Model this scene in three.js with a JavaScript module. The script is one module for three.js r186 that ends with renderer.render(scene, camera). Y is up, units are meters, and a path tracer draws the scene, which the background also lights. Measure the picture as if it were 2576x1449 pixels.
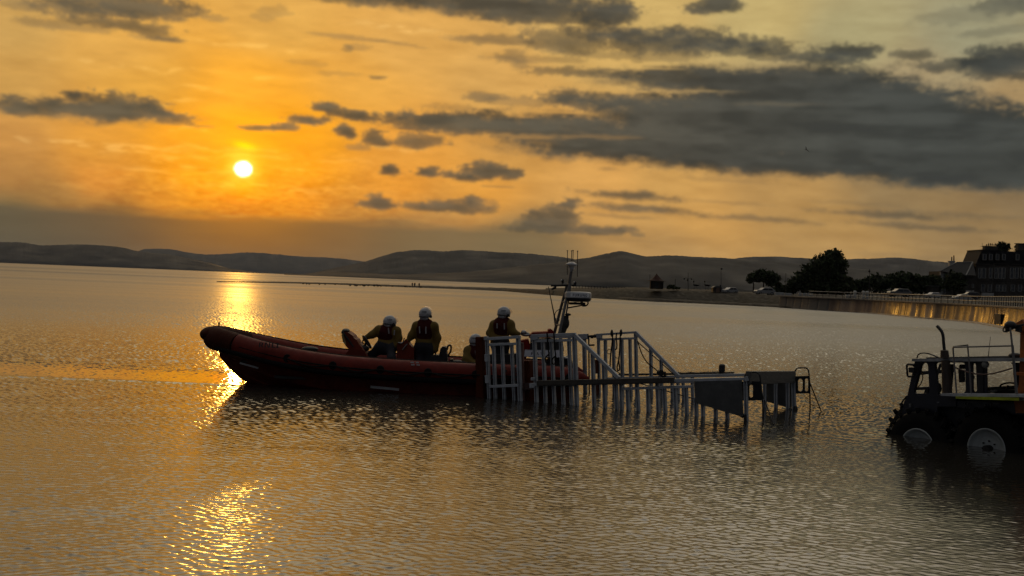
import * as THREE from 'three';
import { mergeGeometries } from 'three/addons/utils/BufferGeometryUtils.js';
import { MarchingCubes } from 'three/addons/objects/MarchingCubes.js';
import { RoundedBoxGeometry } from 'three/addons/geometries/RoundedBoxGeometry.js';

// ------------------------------------------------------------------ camera, sky, sun, exposure
const V = (x, y, z) => new THREE.Vector3(x, y, z);
const FOC = 3100, EYE = 2.5, ROLL = 0.0405, W0 = 2576, H0 = 1449;       // lens in the units of a 2576 px wide frame
const PITCH = -Math.atan(12.5 * Math.cos(ROLL) / FOC);
const scene = new THREE.Scene();
const camera = new THREE.PerspectiveCamera(2 * Math.atan(H0 / 2 / FOC) * 180 / Math.PI, 16 / 9, 0.1, 40000);
camera.position.set(0, EYE, 0);
camera.rotation.set(PITCH, 0, ROLL, 'XYZ');
const camM = new THREE.Matrix4().makeRotationFromEuler(camera.rotation);
const ray = (X, Y) => V(X - W0 / 2, H0 / 2 - Y, -FOC).applyMatrix4(camM).normalize();
const sunDir = ray(612, 425);
const renderer = new THREE.WebGLRenderer({ antialias: true });
renderer.setSize(1024, 576);
renderer.toneMapping = THREE.LinearToneMapping;
renderer.toneMappingExposure = 1;
renderer.shadowMap.enabled = true;
const sun = new THREE.DirectionalLight(new THREE.Color().setRGB(1, 0.5, 0.08), 0.05);
sun.position.copy(sunDir).multiplyScalar(400); sun.target.position.set(0, 0, 0);
sun.castShadow = true; sun.shadow.radius = 1;
Object.assign(sun.shadow.camera, { left: -300, right: 300, top: 60, bottom: -60, near: 1, far: 900 });
sun.shadow.mapSize.set(2048, 2048);
scene.add(sun, sun.target);
scene.fog = new THREE.FogExp2(new THREE.Color().setRGB(0.92, 0.96, 1.0), 0.000018);

// ------------------------------------------------------------------ random, noise
let seed = 7;
const rnd = () => { seed = (seed + 0x6d2b79f5) | 0; let t = Math.imul(seed ^ (seed >>> 15), 1 | seed); t = (t + Math.imul(t ^ (t >>> 7), 61 | t)) ^ t; return ((t ^ (t >>> 14)) >>> 0) / 4294967296; };
const reseed = (s) => { seed = s; };
const rr = (a, b) => a + (b - a) * rnd();
const hash = (x, y, s = 0) => { let h = Math.imul(x, 374761393) + Math.imul(y, 668265263) + Math.imul(s, 1274126177); h = Math.imul(h ^ (h >>> 13), 1274126177); return ((h ^ (h >>> 16)) >>> 0) / 4294967296; };
const vn = (x, y, s = 0) => { const i = Math.floor(x), j = Math.floor(y); let u = x - i, v = y - j; u = u * u * (3 - 2 * u); v = v * v * (3 - 2 * v); return (hash(i, j, s) * (1 - u) + hash(i + 1, j, s) * u) * (1 - v) + (hash(i, j + 1, s) * (1 - u) + hash(i + 1, j + 1, s) * u) * v; };
const fbm = (x, y, o = 4, s = 0) => { let a = 0.5, t = 0, n = 0; for (let i = 0; i < o; i++) { t += a * vn(x, y, s + i * 17); n += a; x = x * 2.03 + 11.3; y = y * 2.03 + 5.7; a *= 0.52; } return t / n; };
const clamp = (x, a, b) => Math.min(b, Math.max(a, x)), ss = (a, b, x) => { const t = clamp((x - a) / (b - a), 0, 1); return t * t * (3 - 2 * t); }, mix = (a, b, t) => a + (b - a) * t;
const lin = (c) => { c /= 255; return c <= 0.04045 ? c / 12.92 : ((c + 0.055) / 1.055) ** 2.4; };

// ------------------------------------------------------------------ the sky: computed air and clouds, in azimuth and elevation (degrees)
const DEG = 180 / Math.PI;
const azel = (X, Y) => { const d = ray(X, Y); return [Math.atan2(d.x, -d.z) * DEG, Math.asin(d.y) * DEG]; };
const PXD = 0.01848;                                                    // degrees per frame unit
{
  const W = 4096, H = 2048, data = new Float32Array(W * H * 4);
  const ctrl = [];
  const C = (X, Y, r, g, b) => { const [a, e] = azel(X, Y); ctrl.push([a, e, lin(r), lin(g), lin(b)]); };
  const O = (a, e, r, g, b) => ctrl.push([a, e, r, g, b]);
  C(20, 60, 205, 160, 88); C(300, 130, 228, 172, 86); C(700, 60, 226, 172, 88); C(1000, 120, 226, 170, 88); C(1500, 90, 214, 172, 98);
  C(20, 210, 208, 158, 82); C(350, 210, 226, 168, 76); C(620, 220, 250, 178, 66); C(900, 210, 234, 172, 80); C(1250, 200, 216, 164, 88); C(1650, 40, 206, 172, 104);
  C(20, 350, 210, 150, 76); C(250, 370, 232, 162, 66); C(480, 350, 250, 170, 48); C(620, 330, 255, 178, 38); C(760, 340, 252, 172, 42); C(1000, 390, 232, 160, 66);
  C(20, 440, 186, 132, 68); C(250, 450, 232, 152, 60); C(480, 440, 253, 168, 34); C(760, 440, 253, 168, 36); C(1000, 470, 238, 158, 56); C(1300, 380, 208, 152, 76);
  C(612, 480, 252, 162, 30); C(400, 500, 222, 146, 52); C(780, 510, 238, 150, 42); C(150, 500, 164, 122, 66);
  C(20, 530, 122, 104, 66); C(300, 545, 138, 108, 62); C(600, 540, 190, 122, 50); C(850, 545, 196, 138, 66); C(1100, 570, 184, 134, 72); C(1200, 480, 234, 162, 66);
  C(20, 590, 100, 90, 66); C(300, 600, 108, 90, 62); C(600, 610, 138, 98, 56); C(800, 610, 128, 100, 62); C(1000, 610, 130, 108, 72); C(1300, 610, 142, 118, 78);
  C(1500, 460, 222, 164, 86); C(1700, 460, 208, 158, 86); C(1950, 480, 186, 144, 84); C(2250, 500, 150, 124, 84); C(2560, 510, 134, 112, 80);
  C(1750, 560, 206, 154, 82); C(2100, 570, 178, 138, 80); C(2500, 570, 150, 122, 80); C(1700, 625, 186, 144, 86); C(2100, 630, 186, 146, 88); C(2520, 640, 160, 130, 86);
  C(1900, 50, 196, 172, 112); C(2150, 90, 172, 160, 116); C(2450, 90, 156, 150, 118); C(2300, 210, 166, 146, 108); C(2560, 250, 168, 140, 96); C(2000, 250, 160, 138, 100);
  // beyond the frame: dusk sky away from the sun, and brightened sky above the view
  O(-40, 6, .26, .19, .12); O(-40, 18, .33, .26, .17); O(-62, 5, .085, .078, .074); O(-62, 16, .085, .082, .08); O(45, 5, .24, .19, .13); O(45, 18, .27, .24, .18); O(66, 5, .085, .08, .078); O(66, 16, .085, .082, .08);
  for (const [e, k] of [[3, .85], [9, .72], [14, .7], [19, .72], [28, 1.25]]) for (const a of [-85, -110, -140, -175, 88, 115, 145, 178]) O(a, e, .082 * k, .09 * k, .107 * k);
  O(-12, 20, 1.45, 1.14, .68); O(-12, 32, 1.4, 1.18, .85); O(-30, 21, .8, .66, .46); O(-50, 27, .4, .35, .28); O(12, 19, 1.35, 1.14, .84); O(15, 26, 1.45, 1.25, .95); O(28, 21, .85, .75, .6); O(15, 36, .95, .86, .7); O(50, 30, .36, .33, .28);  // unseen sky over the view, brightness added to lift the water reflections
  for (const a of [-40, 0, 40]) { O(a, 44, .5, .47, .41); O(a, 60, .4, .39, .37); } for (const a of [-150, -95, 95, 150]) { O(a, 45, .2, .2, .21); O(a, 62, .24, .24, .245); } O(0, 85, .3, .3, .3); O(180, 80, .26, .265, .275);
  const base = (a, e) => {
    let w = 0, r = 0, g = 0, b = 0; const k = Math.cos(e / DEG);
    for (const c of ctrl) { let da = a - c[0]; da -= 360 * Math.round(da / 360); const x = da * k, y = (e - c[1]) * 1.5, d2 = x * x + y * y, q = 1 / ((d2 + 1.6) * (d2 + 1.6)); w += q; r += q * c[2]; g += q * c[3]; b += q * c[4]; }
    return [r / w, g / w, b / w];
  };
  // clouds: [X, Y, half width, half height, density, slope]
  const cl = [];
  const K = (X, Y, rx, ry, dn = 1, sl = 0, sharp = 1) => { const [a, e] = azel(X, Y); cl.push([a, e, rx * PXD, ry * PXD, dn, sl, sharp]); };
  // left of the sun
  K(225, 280, 240, 34, 1); K(300, 268, 150, 34, 1); K(60, 268, 110, 22, 1); K(190, 236, 34, 12, .9); K(400, 285, 70, 22, 1); K(440, 308, 50, 9, .7); K(500, 318, 40, 5, .5);
  K(330, 14, 170, 36, 1); K(210, 22, 120, 26, .9); K(60, 14, 60, 14, .6); K(290, 62, 150, 18, .9, -.04); K(170, 66, 120, 14, .6); K(420, 98, 50, 8, .8); K(380, 95, 60, 8, .5); K(490, 32, 36, 18, .6); K(545, 48, 30, 9, .5);
  K(900, 288, 74, 17, 1); K(818, 270, 44, 14, 1); K(775, 303, 60, 15, 1, .05); K(660, 322, 60, 8, .9); K(720, 318, 40, 11, .9); K(874, 330, 27, 21, 1); K(950, 352, 45, 22, .95); K(1050, 356, 78, 22, .9); K(900, 370, 40, 9, .6); K(950, 196, 26, 5, .8); K(900, 120, 40, 10, .4); K(880, 95, 110, 7, .5, -.05); K(1010, 112, 70, 4, .4, -.05); K(870, 122, 18, 12, .6); K(850, 185, 60, 7, .35); K(780, 160, 50, 8, .3); K(700, 30, 40, 14, .4); K(660, 45, 30, 10, .35);
  // upper middle and right
  K(1150, 0, 340, 42, 1.05); K(1330, 24, 210, 40, 1.1); K(900, -4, 160, 22, .8); K(1530, 38, 76, 34, 1.15, .12); K(1560, 20, 30, 16, 1); K(1800, 14, 72, 26, 1.05, .1);
  K(1240, 100, 110, 14, .7); K(1430, 108, 120, 32, .85); K(1560, 86, 130, 24, .9); K(1690, 106, 200, 38, .95); K(1850, 116, 170, 26, .9); K(1960, 136, 90, 20, .7); K(1290, 148, 46, 22, .6); K(1350, 150, 130, 10, .45); K(1600, 140, 190, 16, .55);
  K(2130, 134, 84, 26, 1); K(2060, 150, 90, 16, .9); K(2290, 138, 58, 14, .8); K(2420, 160, 120, 20, .9); K(2530, 160, 120, 44, 1.05); K(2460, 30, 150, 26, .35, .1); K(2540, 8, 80, 30, .7); K(2500, 80, 90, 12, .4, .1);
  // the great bank at right
  K(1480, 184, 160, 15, .8); K(1750, 200, 260, 34, 1.1); K(2000, 214, 280, 44, 1.2); K(2060, 300, 380, 72, 1.3, -.04); K(2320, 350, 340, 90, 1.3, -.1); K(1800, 360, 330, 40, 1.2); K(1420, 248, 70, 28, .95); K(1540, 258, 180, 26, .95); K(1820, 268, 300, 34, 1); K(2150, 270, 260, 56, 1.05, -.06); K(1220, 246, 60, 13, .75); K(1300, 258, 90, 12, .5); K(1130, 270, 70, 8, .4);
  K(1180, 312, 210, 30, 1.1); K(1400, 318, 250, 38, 1.1); K(1480, 352, 240, 34, .95); K(1700, 290, 200, 50, 1.1); K(1080, 300, 80, 16, .9); K(1750, 330, 330, 60, 1.1); K(2150, 350, 400, 84, 1.2, -.04); K(2450, 380, 300, 86, 1.2, -.1); K(1600, 372, 260, 36, .95); K(1850, 400, 300, 36, 1.05); K(1480, 358, 170, 18, .7); K(2560, 420, 200, 50, 1.1); K(2250, 425, 330, 34, 1, -.03);
  for (const h of [[1560, 231, 150, 6, -.75], [1760, 230, 150, 7, -.4], [1400, 283, 160, 7, -.7], [1600, 172, 150, 7, -.6], [1840, 168, 90, 5, -.5], [1330, 222, 140, 9, -.6], [1960, 262, 160, 8, -.12], [1500, 345, 200, 9, -.2], [1320, 342, 160, 9, -.35]]) K(...h);
  K(2440, 436, 280, 42, 1.15); K(1560, 378, 320, 40, 1.05); K(1980, 410, 320, 44, 1.1); K(2250, 268, 240, 60, 1.2, -.1);
  // the small ones in the middle
  K(990, 428, 28, 18, 1); K(1075, 434, 40, 16, 1); K(1165, 444, 60, 14, 1); K(1235, 432, 76, 22, 1.05); K(1250, 470, 42, 4, .5); K(945, 514, 50, 15, 1); K(952, 506, 24, 20, 1); K(1060, 520, 60, 14, .95); K(1140, 522, 84, 20, 1); K(1195, 508, 28, 16, .95); K(1224, 530, 24, 13, .75); K(1240, 515, 16, 14, .5);
  K(1370, 574, 120, 16, 1); K(1400, 548, 62, 34, 1.05); K(1440, 515, 30, 20, 1); K(1330, 560, 50, 22, .8); K(1500, 578, 80, 16, 1); K(1560, 580, 46, 12, .9); K(1600, 592, 20, 8, .7);
  // thin sheets low at right
  const T = (X, Y, rx, ry, dn, sl = -.04) => K(X, Y, rx, ry, dn, sl, 3);
  T(1580, 492, 160, 14, 1); T(1620, 526, 180, 15, .95); T(1560, 545, 130, 6, .5); T(1900, 552, 200, 11, .7); T(2230, 540, 210, 12, .75); T(2330, 572, 220, 11, .7); T(2420, 540, 200, 8, .4); T(1530, 426, 46, 7, .5); T(1830, 455, 140, 8, .3); T(1830, 510, 130, 6, .4); T(2150, 512, 140, 7, .3); T(2450, 478, 160, 9, .35); T(2200, 640, 90, 9, .3); T(2330, 648, 120, 10, .3); T(1600, 606, 120, 6, .25); T(1330, 330, 280, 10, .2);
  const [sa, se] = azel(612, 425), [ga, ge] = azel(615, 366);
  const wisp = [[430, 255, 90, 7], [480, 372, 360, 5], [240, 372, 130, 5], [640, 396, 320, 5], [980, 372, 100, 6], [300, 365, 120, 5], [480, 430, 260, 8], [640, 470, 300, 10], [420, 395, 150, 6], [780, 425, 150, 6], [500, 225, 60, 6], [600, 548, 160, 4], [120, 355, 140, 4], [520, 330, 120, 4], [400, 290, 60, 6], [660, 200, 50, 7], [350, 165, 200, 6], [640, 120, 180, 6], [1000, 70, 120, 8]].map(([X, Y, rx, ry]) => [...azel(X, Y), rx * PXD, ry * PXD]);
  // coarse base, then read smoothly
  const BW = 720, BH = 360, B = new Float32Array(BW * BH * 3);
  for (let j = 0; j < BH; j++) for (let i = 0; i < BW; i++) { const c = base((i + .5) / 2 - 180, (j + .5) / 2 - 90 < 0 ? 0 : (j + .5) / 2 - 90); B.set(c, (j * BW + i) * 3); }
  const rd = (a, e, c) => { const x = (a + 180) * 2 - .5, y = clamp((e + 90) * 2 - .5, 0, BH - 2); const i = Math.floor(x), j = Math.floor(y), u = x - i, v = y - j, i0 = (i + BW) % BW, i1 = (i + 1) % BW; return mix(mix(B[(j * BW + i0) * 3 + c], B[(j * BW + i1) * 3 + c], u), mix(B[((j + 1) * BW + i0) * 3 + c], B[((j + 1) * BW + i1) * 3 + c], u), v); };
  for (let j = 0; j < H; j++) {
    const e = ((j + .5) / H - .5) * 180;
    for (let i = 0; i < W; i++) {
      let a = ((i + .5) / W) * 360 - 180 + 90; if (a > 180) a -= 360;     // column -> azimuth from -z, clockwise
      const o = (j * W + i) * 4; let r, g, b;
      const near = e > -.5 && e < 16 && Math.abs(a) < 28;
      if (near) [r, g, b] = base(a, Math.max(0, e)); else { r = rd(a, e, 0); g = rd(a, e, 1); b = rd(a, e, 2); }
      if (e > -.6) {
        const k = Math.cos(e / DEG), dx = (a - sa) * k, dy = e - se, d = Math.hypot(dx, dy);
        // faint streaks of high cloud
        const st = fbm(a * .55 + e * .25, e * 2.6, 4, 3), st2 = fbm(a * 1.4, e * 5.2 + a * .1, 4, 40), lit = Math.exp(-d / 9);
        const bump = (st - .5) * .34 + (st2 - .5) * .2;
        r *= 1 + bump * .75; g *= 1 + bump * .85; b *= 1 + bump * .95;
        if (near) {
          const mott = fbm(a * 3.2, e * 13, 3, 70) - .5, zone = Math.exp(-((e - 3.6) ** 2) / 3) * Math.exp(-((a + 12) ** 2) / 60);
          r += mott * zone * .34; g += mott * zone * .24; b += mott * zone * .06;
          let ws = 0;
          for (const w of wisp) { const px = (a - w[0]) / w[2], py = (e - w[1] + (fbm(a * .8, 3, 2, 5) - .5) * .5) / w[3], q = px * px + py * py; if (q < 4) ws += Math.exp(-q * 1.3) * ss(.35, .7, fbm(a * 1.6, e * 8, 3, 8)); }
          r += ws * .16; g += ws * .13; b += ws * .055;
        }
        if (near) { // bank of haze along the western horizon
          const hb = ss(2.8, 2.15, e + (fbm(a * .35, e * 3, 3, 19) - .5) * .5) * ss(7, -2, a) * .92, u = ss(-20, -12, a), w = ss(-11, -3, a), v = .92 + .16 * st;
          r = mix(r, mix(mix(lin(98), lin(128), u), lin(124), w) * v, hb); g = mix(g, mix(mix(lin(87), lin(99), u), lin(104), w) * v, hb); b = mix(b, mix(mix(lin(64), lin(60), u), lin(70), w) * v, hb);
        }
        // glow and disc of the sun, seen through thin cloud
        const dd = Math.hypot(dx, dy * 1.12);
        r += .3 * Math.exp(-d * d / 6); g += .10 * Math.exp(-d * d / 8) + .5 * Math.exp(-d * d / .42); r += 1.2 * Math.exp(-d * d / .7); 
        const disc = 1 - ss(.3, .43, dd + (fbm(a * 6, e * 6, 2, 3) - .5) * .05); r += disc * 3.2; g += disc * 2.8; b += disc * 2.2; b += .25 * Math.exp(-dd * dd / .22);
        const g2 = Math.exp(-(((a - ga) / .5) ** 2 + ((e - ge + (a - ga) * .15) / .16) ** 2)); r += g2 * .4; g += g2 * .36; b -= g2 * .02;
        { const q = Math.exp(-d * d / 34); r += .1 * q; g -= g * .05 * q; b -= Math.min(b, .4) * .62 * q * (1 - disc); }
        // clouds
        let A = 0, inner = 0, hole = 0;
        if (near) {
          const n1 = fbm(a * 1.5, e * 3.1, 5, 21), n2 = fbm(a * 4.2, e * 10, 5, 33), n3 = fbm(a * 14 + e * 4, e * 26, 3, 35), wx = (fbm(a * 1.1, e * 2.4, 3, 91) - .5) * 1.1, wy = (fbm(a * 1.3, e * 2.8, 3, 77) - .5) * .42;
          for (const c of cl) {
            const x0 = a - c[0]; if (Math.abs(x0) > c[2] * 1.7 + .7) continue;
            const sz = clamp(c[3] / .45, .3, 1), x = x0 + wx * sz, y = e - c[1] - c[5] * x0 + wy * sz; if (Math.abs(y) > c[3] * 1.8 + .3) continue;
            const q = Math.hypot(x / c[2], y / c[3] * (y < 0 ? 1.15 : 1)); let f = 1.17 - q; const big = c[2] > 4.4, up = (y > 0 ? .8 : .5) * (big ? .75 : 1);
            f += ((n1 - .5) * .8 + (n2 - .5) * .7 + (n3 - .5) * .35) * up + Math.max(0, c[4] - 1) * 1.3;
            const al = ss(0, c[6] > 2 ? .9 : big ? .75 : .42, f) * Math.min(1, c[4]) * (c[6] > 2 ? .85 : .95); if (c[4] < 0) { hole = Math.max(hole, ss(.1, .8, 1 - q + (n1 - .5) * .6) * -c[4]); continue; } A = 1 - (1 - A) * (1 - al); inner = Math.max(inner, f * c[4]);
          }
        } else if (e > 4) {
          const h = 1 / Math.sin((e + 3) / DEG), X = Math.sin(a / DEG) * h * 1.3, Z = Math.cos(a / DEG) * h * 1.3; A = ss(.58, .8, fbm(X, Z, 5, 55)) * .7 * ss(4, 12, e); inner = .5;
        }
        A *= 1 - hole;
        if (A > 0) {
          const t = ss(-16, 20, a), n = .82 + .3 * ss(.3, .7, fbm(a * .8, e * 2.6, 4, 61)) + .42 * ss(.3, .72, fbm(a * .16 + e * .15, e * 1.9, 4, 64));
          let cr = mix(lin(92), lin(60), t), cg = mix(lin(81), lin(62), t), cb = mix(lin(62), lin(58), t);
          const hz = ss(5, 1.5, e) * .16; cr = mix(cr, r, hz); cg = mix(cg, g, hz); cb = mix(cb, b, hz);
          if (!near) { const q = .6; cr = mix(.09, r, q); cg = mix(.095, g, q); cb = mix(.105, b, q); }
          const rim = A * (1 - A) * 4 * lit * .10, soft = (1 - ss(.0, .9, inner)) * .3;
          cr = mix(cr * n, r, soft) + rim; cg = mix(cg * n, g, soft) + rim * .7; cb = mix(cb * n, b, soft) + rim * .25;
          r = mix(r, cr, A); g = mix(g, cg, A); b = mix(b, cb, A);
        }
      }
      data[o] = Math.max(0, r); data[o + 1] = Math.max(0, g); data[o + 2] = Math.max(0, b); data[o + 3] = 1;
    }
  }
  const t = new THREE.DataTexture(data, W, H, THREE.RGBAFormat, THREE.FloatType);
  t.mapping = THREE.EquirectangularReflectionMapping; t.magFilter = THREE.LinearFilter; t.needsUpdate = true;
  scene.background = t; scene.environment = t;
}

// ------------------------------------------------------------------ helpers
const used = new Map();
const numbered = (n) => { const k = used.get(n) || 0; used.set(n, k + 1); return k ? n + '_' + String(k).padStart(3, '0') : n; };
function tag(o, label, category, group, kind) { o.userData = { label, category }; if (group) o.userData.group = group; if (kind) o.userData.kind = kind; return o; }
function thing(name, label, category, base, group) { const o = new THREE.Group(); o.name = numbered(name); o.position.copy(base); scene.add(o); tag(o, label, category, group); return o; }
const originOf = (o) => { const p = V(0, 0, 0); while (o && o !== scene) { p.add(o.position); o = o.parent; } return p; };
function clean(g) {
  if (g.index) g = g.toNonIndexed();
  if (!g.attributes.normal) g.computeVertexNormals();
  if (!g.attributes.uv) { const n = g.attributes.position.count, a = new Float32Array(n * 2), p = g.attributes.position, q = g.attributes.normal; for (let i = 0; i < n; i++) { const ay = Math.abs(q.getY(i)); a[2 * i] = ay > .7 ? p.getX(i) : p.getX(i) + p.getZ(i); a[2 * i + 1] = ay > .7 ? p.getZ(i) : p.getY(i); } g.setAttribute('uv', new THREE.BufferAttribute(a, 2)); }
  for (const k of Object.keys(g.attributes)) if (!['position', 'normal', 'uv', 'color'].includes(k)) g.deleteAttribute(k);
  return g;
}
function obj(name, geos, mat, parent = scene, label) {                   // geometries in world coordinates -> one mesh under parent
  geos = [].concat(geos).map(clean);
  const g = geos.length > 1 ? mergeGeometries(geos) : geos[0].clone();
  const o = originOf(parent); g.translate(-o.x, -o.y, -o.z);
  const m = new THREE.Mesh(g, mat); m.name = parent === scene ? numbered(name) : name; m.castShadow = m.receiveShadow = true;
  if (label) m.userData.label = label;
  parent.add(m); return m;
}
function struct(name, geos, mat, kind = 'structure') { const m = obj(name, geos, mat); m.userData.kind = kind; return m; }
const at = (X, Y, d) => { const r = ray(X, Y); return r.multiplyScalar(d / -r.z).add(camera.position); };      // the point on a sight line at depth d
const onWater = (X, Y, y = 0) => { const r = ray(X, Y); return r.multiplyScalar((y - EYE) / r.y).add(camera.position); };
function plane(p, u) {                                                   // upright plane through p along u; n points away from the viewer
  u = u.clone().normalize(); const n = V(u.z, 0, -u.x); if (n.z > 0) n.negate();
  return { p, u, n, on: (X, Y, off = 0) => { const r = ray(X, Y), t = (p.clone().addScaledVector(n, off).sub(camera.position)).dot(n) / r.dot(n); return r.multiplyScalar(t).add(camera.position); }, shift: (k) => plane(p.clone().addScaledVector(n, k), u) };
}
function beam(a, b, w, t, n) {                                           // bar from a to b: w across in the plane with normal n, t along n; edges chamfered by RoundedBox when stout
  const d = b.clone().sub(a), L = d.length(); d.normalize(); const nn = n.clone().addScaledVector(d, -n.dot(d)).normalize(), s = d.clone().cross(nn);
  const g = new RoundedBoxGeometry(w, L, t, 1, Math.min(w, t) * .12); const uv = g.attributes.uv; for (let i = 0; i < uv.count; i++) uv.setXY(i, uv.getX(i) * w * 4, uv.getY(i) * L);
  g.applyMatrix4(new THREE.Matrix4().makeBasis(s, d, nn).setPosition(a.clone().lerp(b, .5))); return g;
}
function rod(a, b, r1, r2 = r1, seg = 8, open = false) {
  const d = b.clone().sub(a), L = d.length(), g = new THREE.CylinderGeometry(r2, r1, L, seg, 1, open);
  g.applyQuaternion(new THREE.Quaternion().setFromUnitVectors(V(0, 1, 0), d.normalize())); const m = a.clone().lerp(b, .5); g.translate(m.x, m.y, m.z); return g;
}
const pipe = (pts, r, seg = 24, rs = 6, closed = false, tension = .5) => new THREE.TubeGeometry(new THREE.CatmullRomCurve3(pts, closed, 'catmullrom', tension), seg, r, rs, closed);
function slab(pts, n, t, holes = []) {                                   // polygon of points in space, given thickness t along n
  const o = pts[0], u = pts[1].clone().sub(o).normalize(); let v = n.clone().cross(u).normalize();
  const to2 = (p) => { const q = p.clone().sub(o); return new THREE.Vector2(q.dot(u), q.dot(v)); };
  const s = new THREE.Shape(pts.map(to2)); for (const h of holes) s.holes.push(new THREE.Path(h.map(to2)));
  const g = new THREE.ExtrudeGeometry(s, { depth: t, bevelEnabled: false });
  g.applyMatrix4(new THREE.Matrix4().makeBasis(u, v, n.clone().normalize()).setPosition(o)); return g;
}
const box = (cx, cy, cz, w, h, d, ry = 0) => { const g = new RoundedBoxGeometry(w, h, d, 1, Math.min(w, h, d) * .06); if (ry) g.rotateY(ry); g.translate(cx, cy, cz); return g; };
const ball = (p, r, sx = 1, sy = 1, sz = 1, seg = 14) => { const g = new THREE.SphereGeometry(r, seg, Math.max(6, seg * .7 | 0)); g.scale(sx, sy, sz); g.translate(p.x, p.y, p.z); return g; };

// ------------------------------------------------------------------ materials
function noiseTex(S, f, srgb, rep = 1) { const d = new Uint8Array(S * S * 4); for (let j = 0; j < S; j++) for (let i = 0; i < S; i++) { const c = f(i / S, j / S), o = (j * S + i) * 4; d[o] = c[0]; d[o + 1] = c[1]; d[o + 2] = c[2]; d[o + 3] = 255; } const t = new THREE.DataTexture(d, S, S); t.wrapS = t.wrapT = THREE.RepeatWrapping; t.magFilter = THREE.LinearFilter; if (srgb) t.colorSpace = THREE.SRGBColorSpace; t.repeat.set(rep, rep); t.needsUpdate = true; return t; }
const tile = (u, v, f, o, s) => { const P = (x, y) => fbm(x * f, y * f, o, s), a = P(u, v), b = P(u + 1, v), c = P(u, v + 1), d = P(u + 1, v + 1), wu = 1 - u, wv = 1 - v; return (a * u + b * wu) * v + (c * u + d * wu) * wv; };
const grime = noiseTex(256, (u, v) => { const n = tile(u, v, 5, 5, 2), m = tile(u, v, 26, 3, 9), k = clamp(150 + n * 90 + (m - .5) * 60, 0, 255); return [k, k * .99, k * .97]; }, true);
const roughT = noiseTex(256, (u, v) => { const n = tile(u, v, 9, 4, 22), k = clamp(120 + n * 150, 0, 255); return [k, k, k]; });
const bumpT = noiseTex(256, (u, v) => { const k = clamp(255 * tile(u, v, 22, 4, 31), 0, 255); return [k, k, k]; });
const mat = (r, g, b, rough = .7, metal = 0, o = {}) => new THREE.MeshPhysicalMaterial({ color: new THREE.Color().setRGB(r, g, b), roughness: rough, metalness: metal, map: grime, roughnessMap: roughT, specularIntensity: rough > .87 ? .12 : 1, ...o });
const M = {
  galv: mat(.66, .7, .76, .85, .1, { bumpMap: bumpT, bumpScale: .0008 }), galvDark: mat(.125, .128, .125, .8, .1, { bumpMap: bumpT, bumpScale: .001 }), plank: mat(.13, .115, .1, 1, 0, { bumpMap: bumpT, bumpScale: .003 }),
  black: mat(.012, .012, .013, .8), rubber: mat(.02, .019, .018, .9), bowSkin: mat(.085, .021, .011, .9), navy: mat(.012, .014, .028, .6), orange: mat(.62, .085, .03, .75), tube: mat(.24, .024, .011, .8, 0, { specularIntensity: .35, bumpMap: bumpT, bumpScale: .0006 }), hullO: mat(.2, .03, .01, .75, 0, { specularIntensity: .4 }), hullD: mat(.045, .03, .027, .6),
  pad: mat(.12, .028, .01, .9), steel: mat(.5, .5, .5, .42, .9), white: mat(.66, .68, .71, .6), dome: mat(.72, .73, .75, .5), reflect: mat(.55, .55, .56, .5), yellow: mat(.5, .32, .03, .9), red: mat(.32, .025, .02, .9), hivis: mat(.6, .7, .02, .6), brown: mat(.06, .035, .02, .8),
  pod: mat(.24, .036, .012, .8, 0, { specularIntensity: .4 }), deck: mat(.1, .1, .1, .9), rope: mat(.03, .028, .025, .95), roofGrey: mat(.5, .52, .54, .8, .1), rim: mat(.55, .6, .6, .7), craneO: mat(.62, .17, .02, .7), signal: mat(.8, .8, .78, .5),
  concrete: mat(.36, .27, .19, .8, 0, { bumpMap: bumpT, bumpScale: .01 }), coping: mat(.24, .2, .16, .85), rail: mat(.3, .29, .28, .45, .5), ground: mat(.04, .034, .026, .95), grass: mat(.03, .033, .016, .95), shingle: mat(.03, .024, .02, .95, 0, { bumpMap: bumpT, bumpScale: .05 }),
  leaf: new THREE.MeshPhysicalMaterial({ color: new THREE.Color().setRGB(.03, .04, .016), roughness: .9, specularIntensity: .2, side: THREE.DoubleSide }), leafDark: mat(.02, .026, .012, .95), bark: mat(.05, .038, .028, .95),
  stone: mat(.1, .09, .08, .9, 0, { bumpMap: bumpT, bumpScale: .02 }), slate: mat(.03, .031, .036, .9), glass: new THREE.MeshPhysicalMaterial({ color: new THREE.Color().setRGB(.02, .022, .025), roughness: .06, metalness: 0 }), frame: mat(.36, .36, .34, .9), whitewash: mat(.6, .6, .57, .85), redTile: mat(.08, .035, .026, .95),
};

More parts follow.
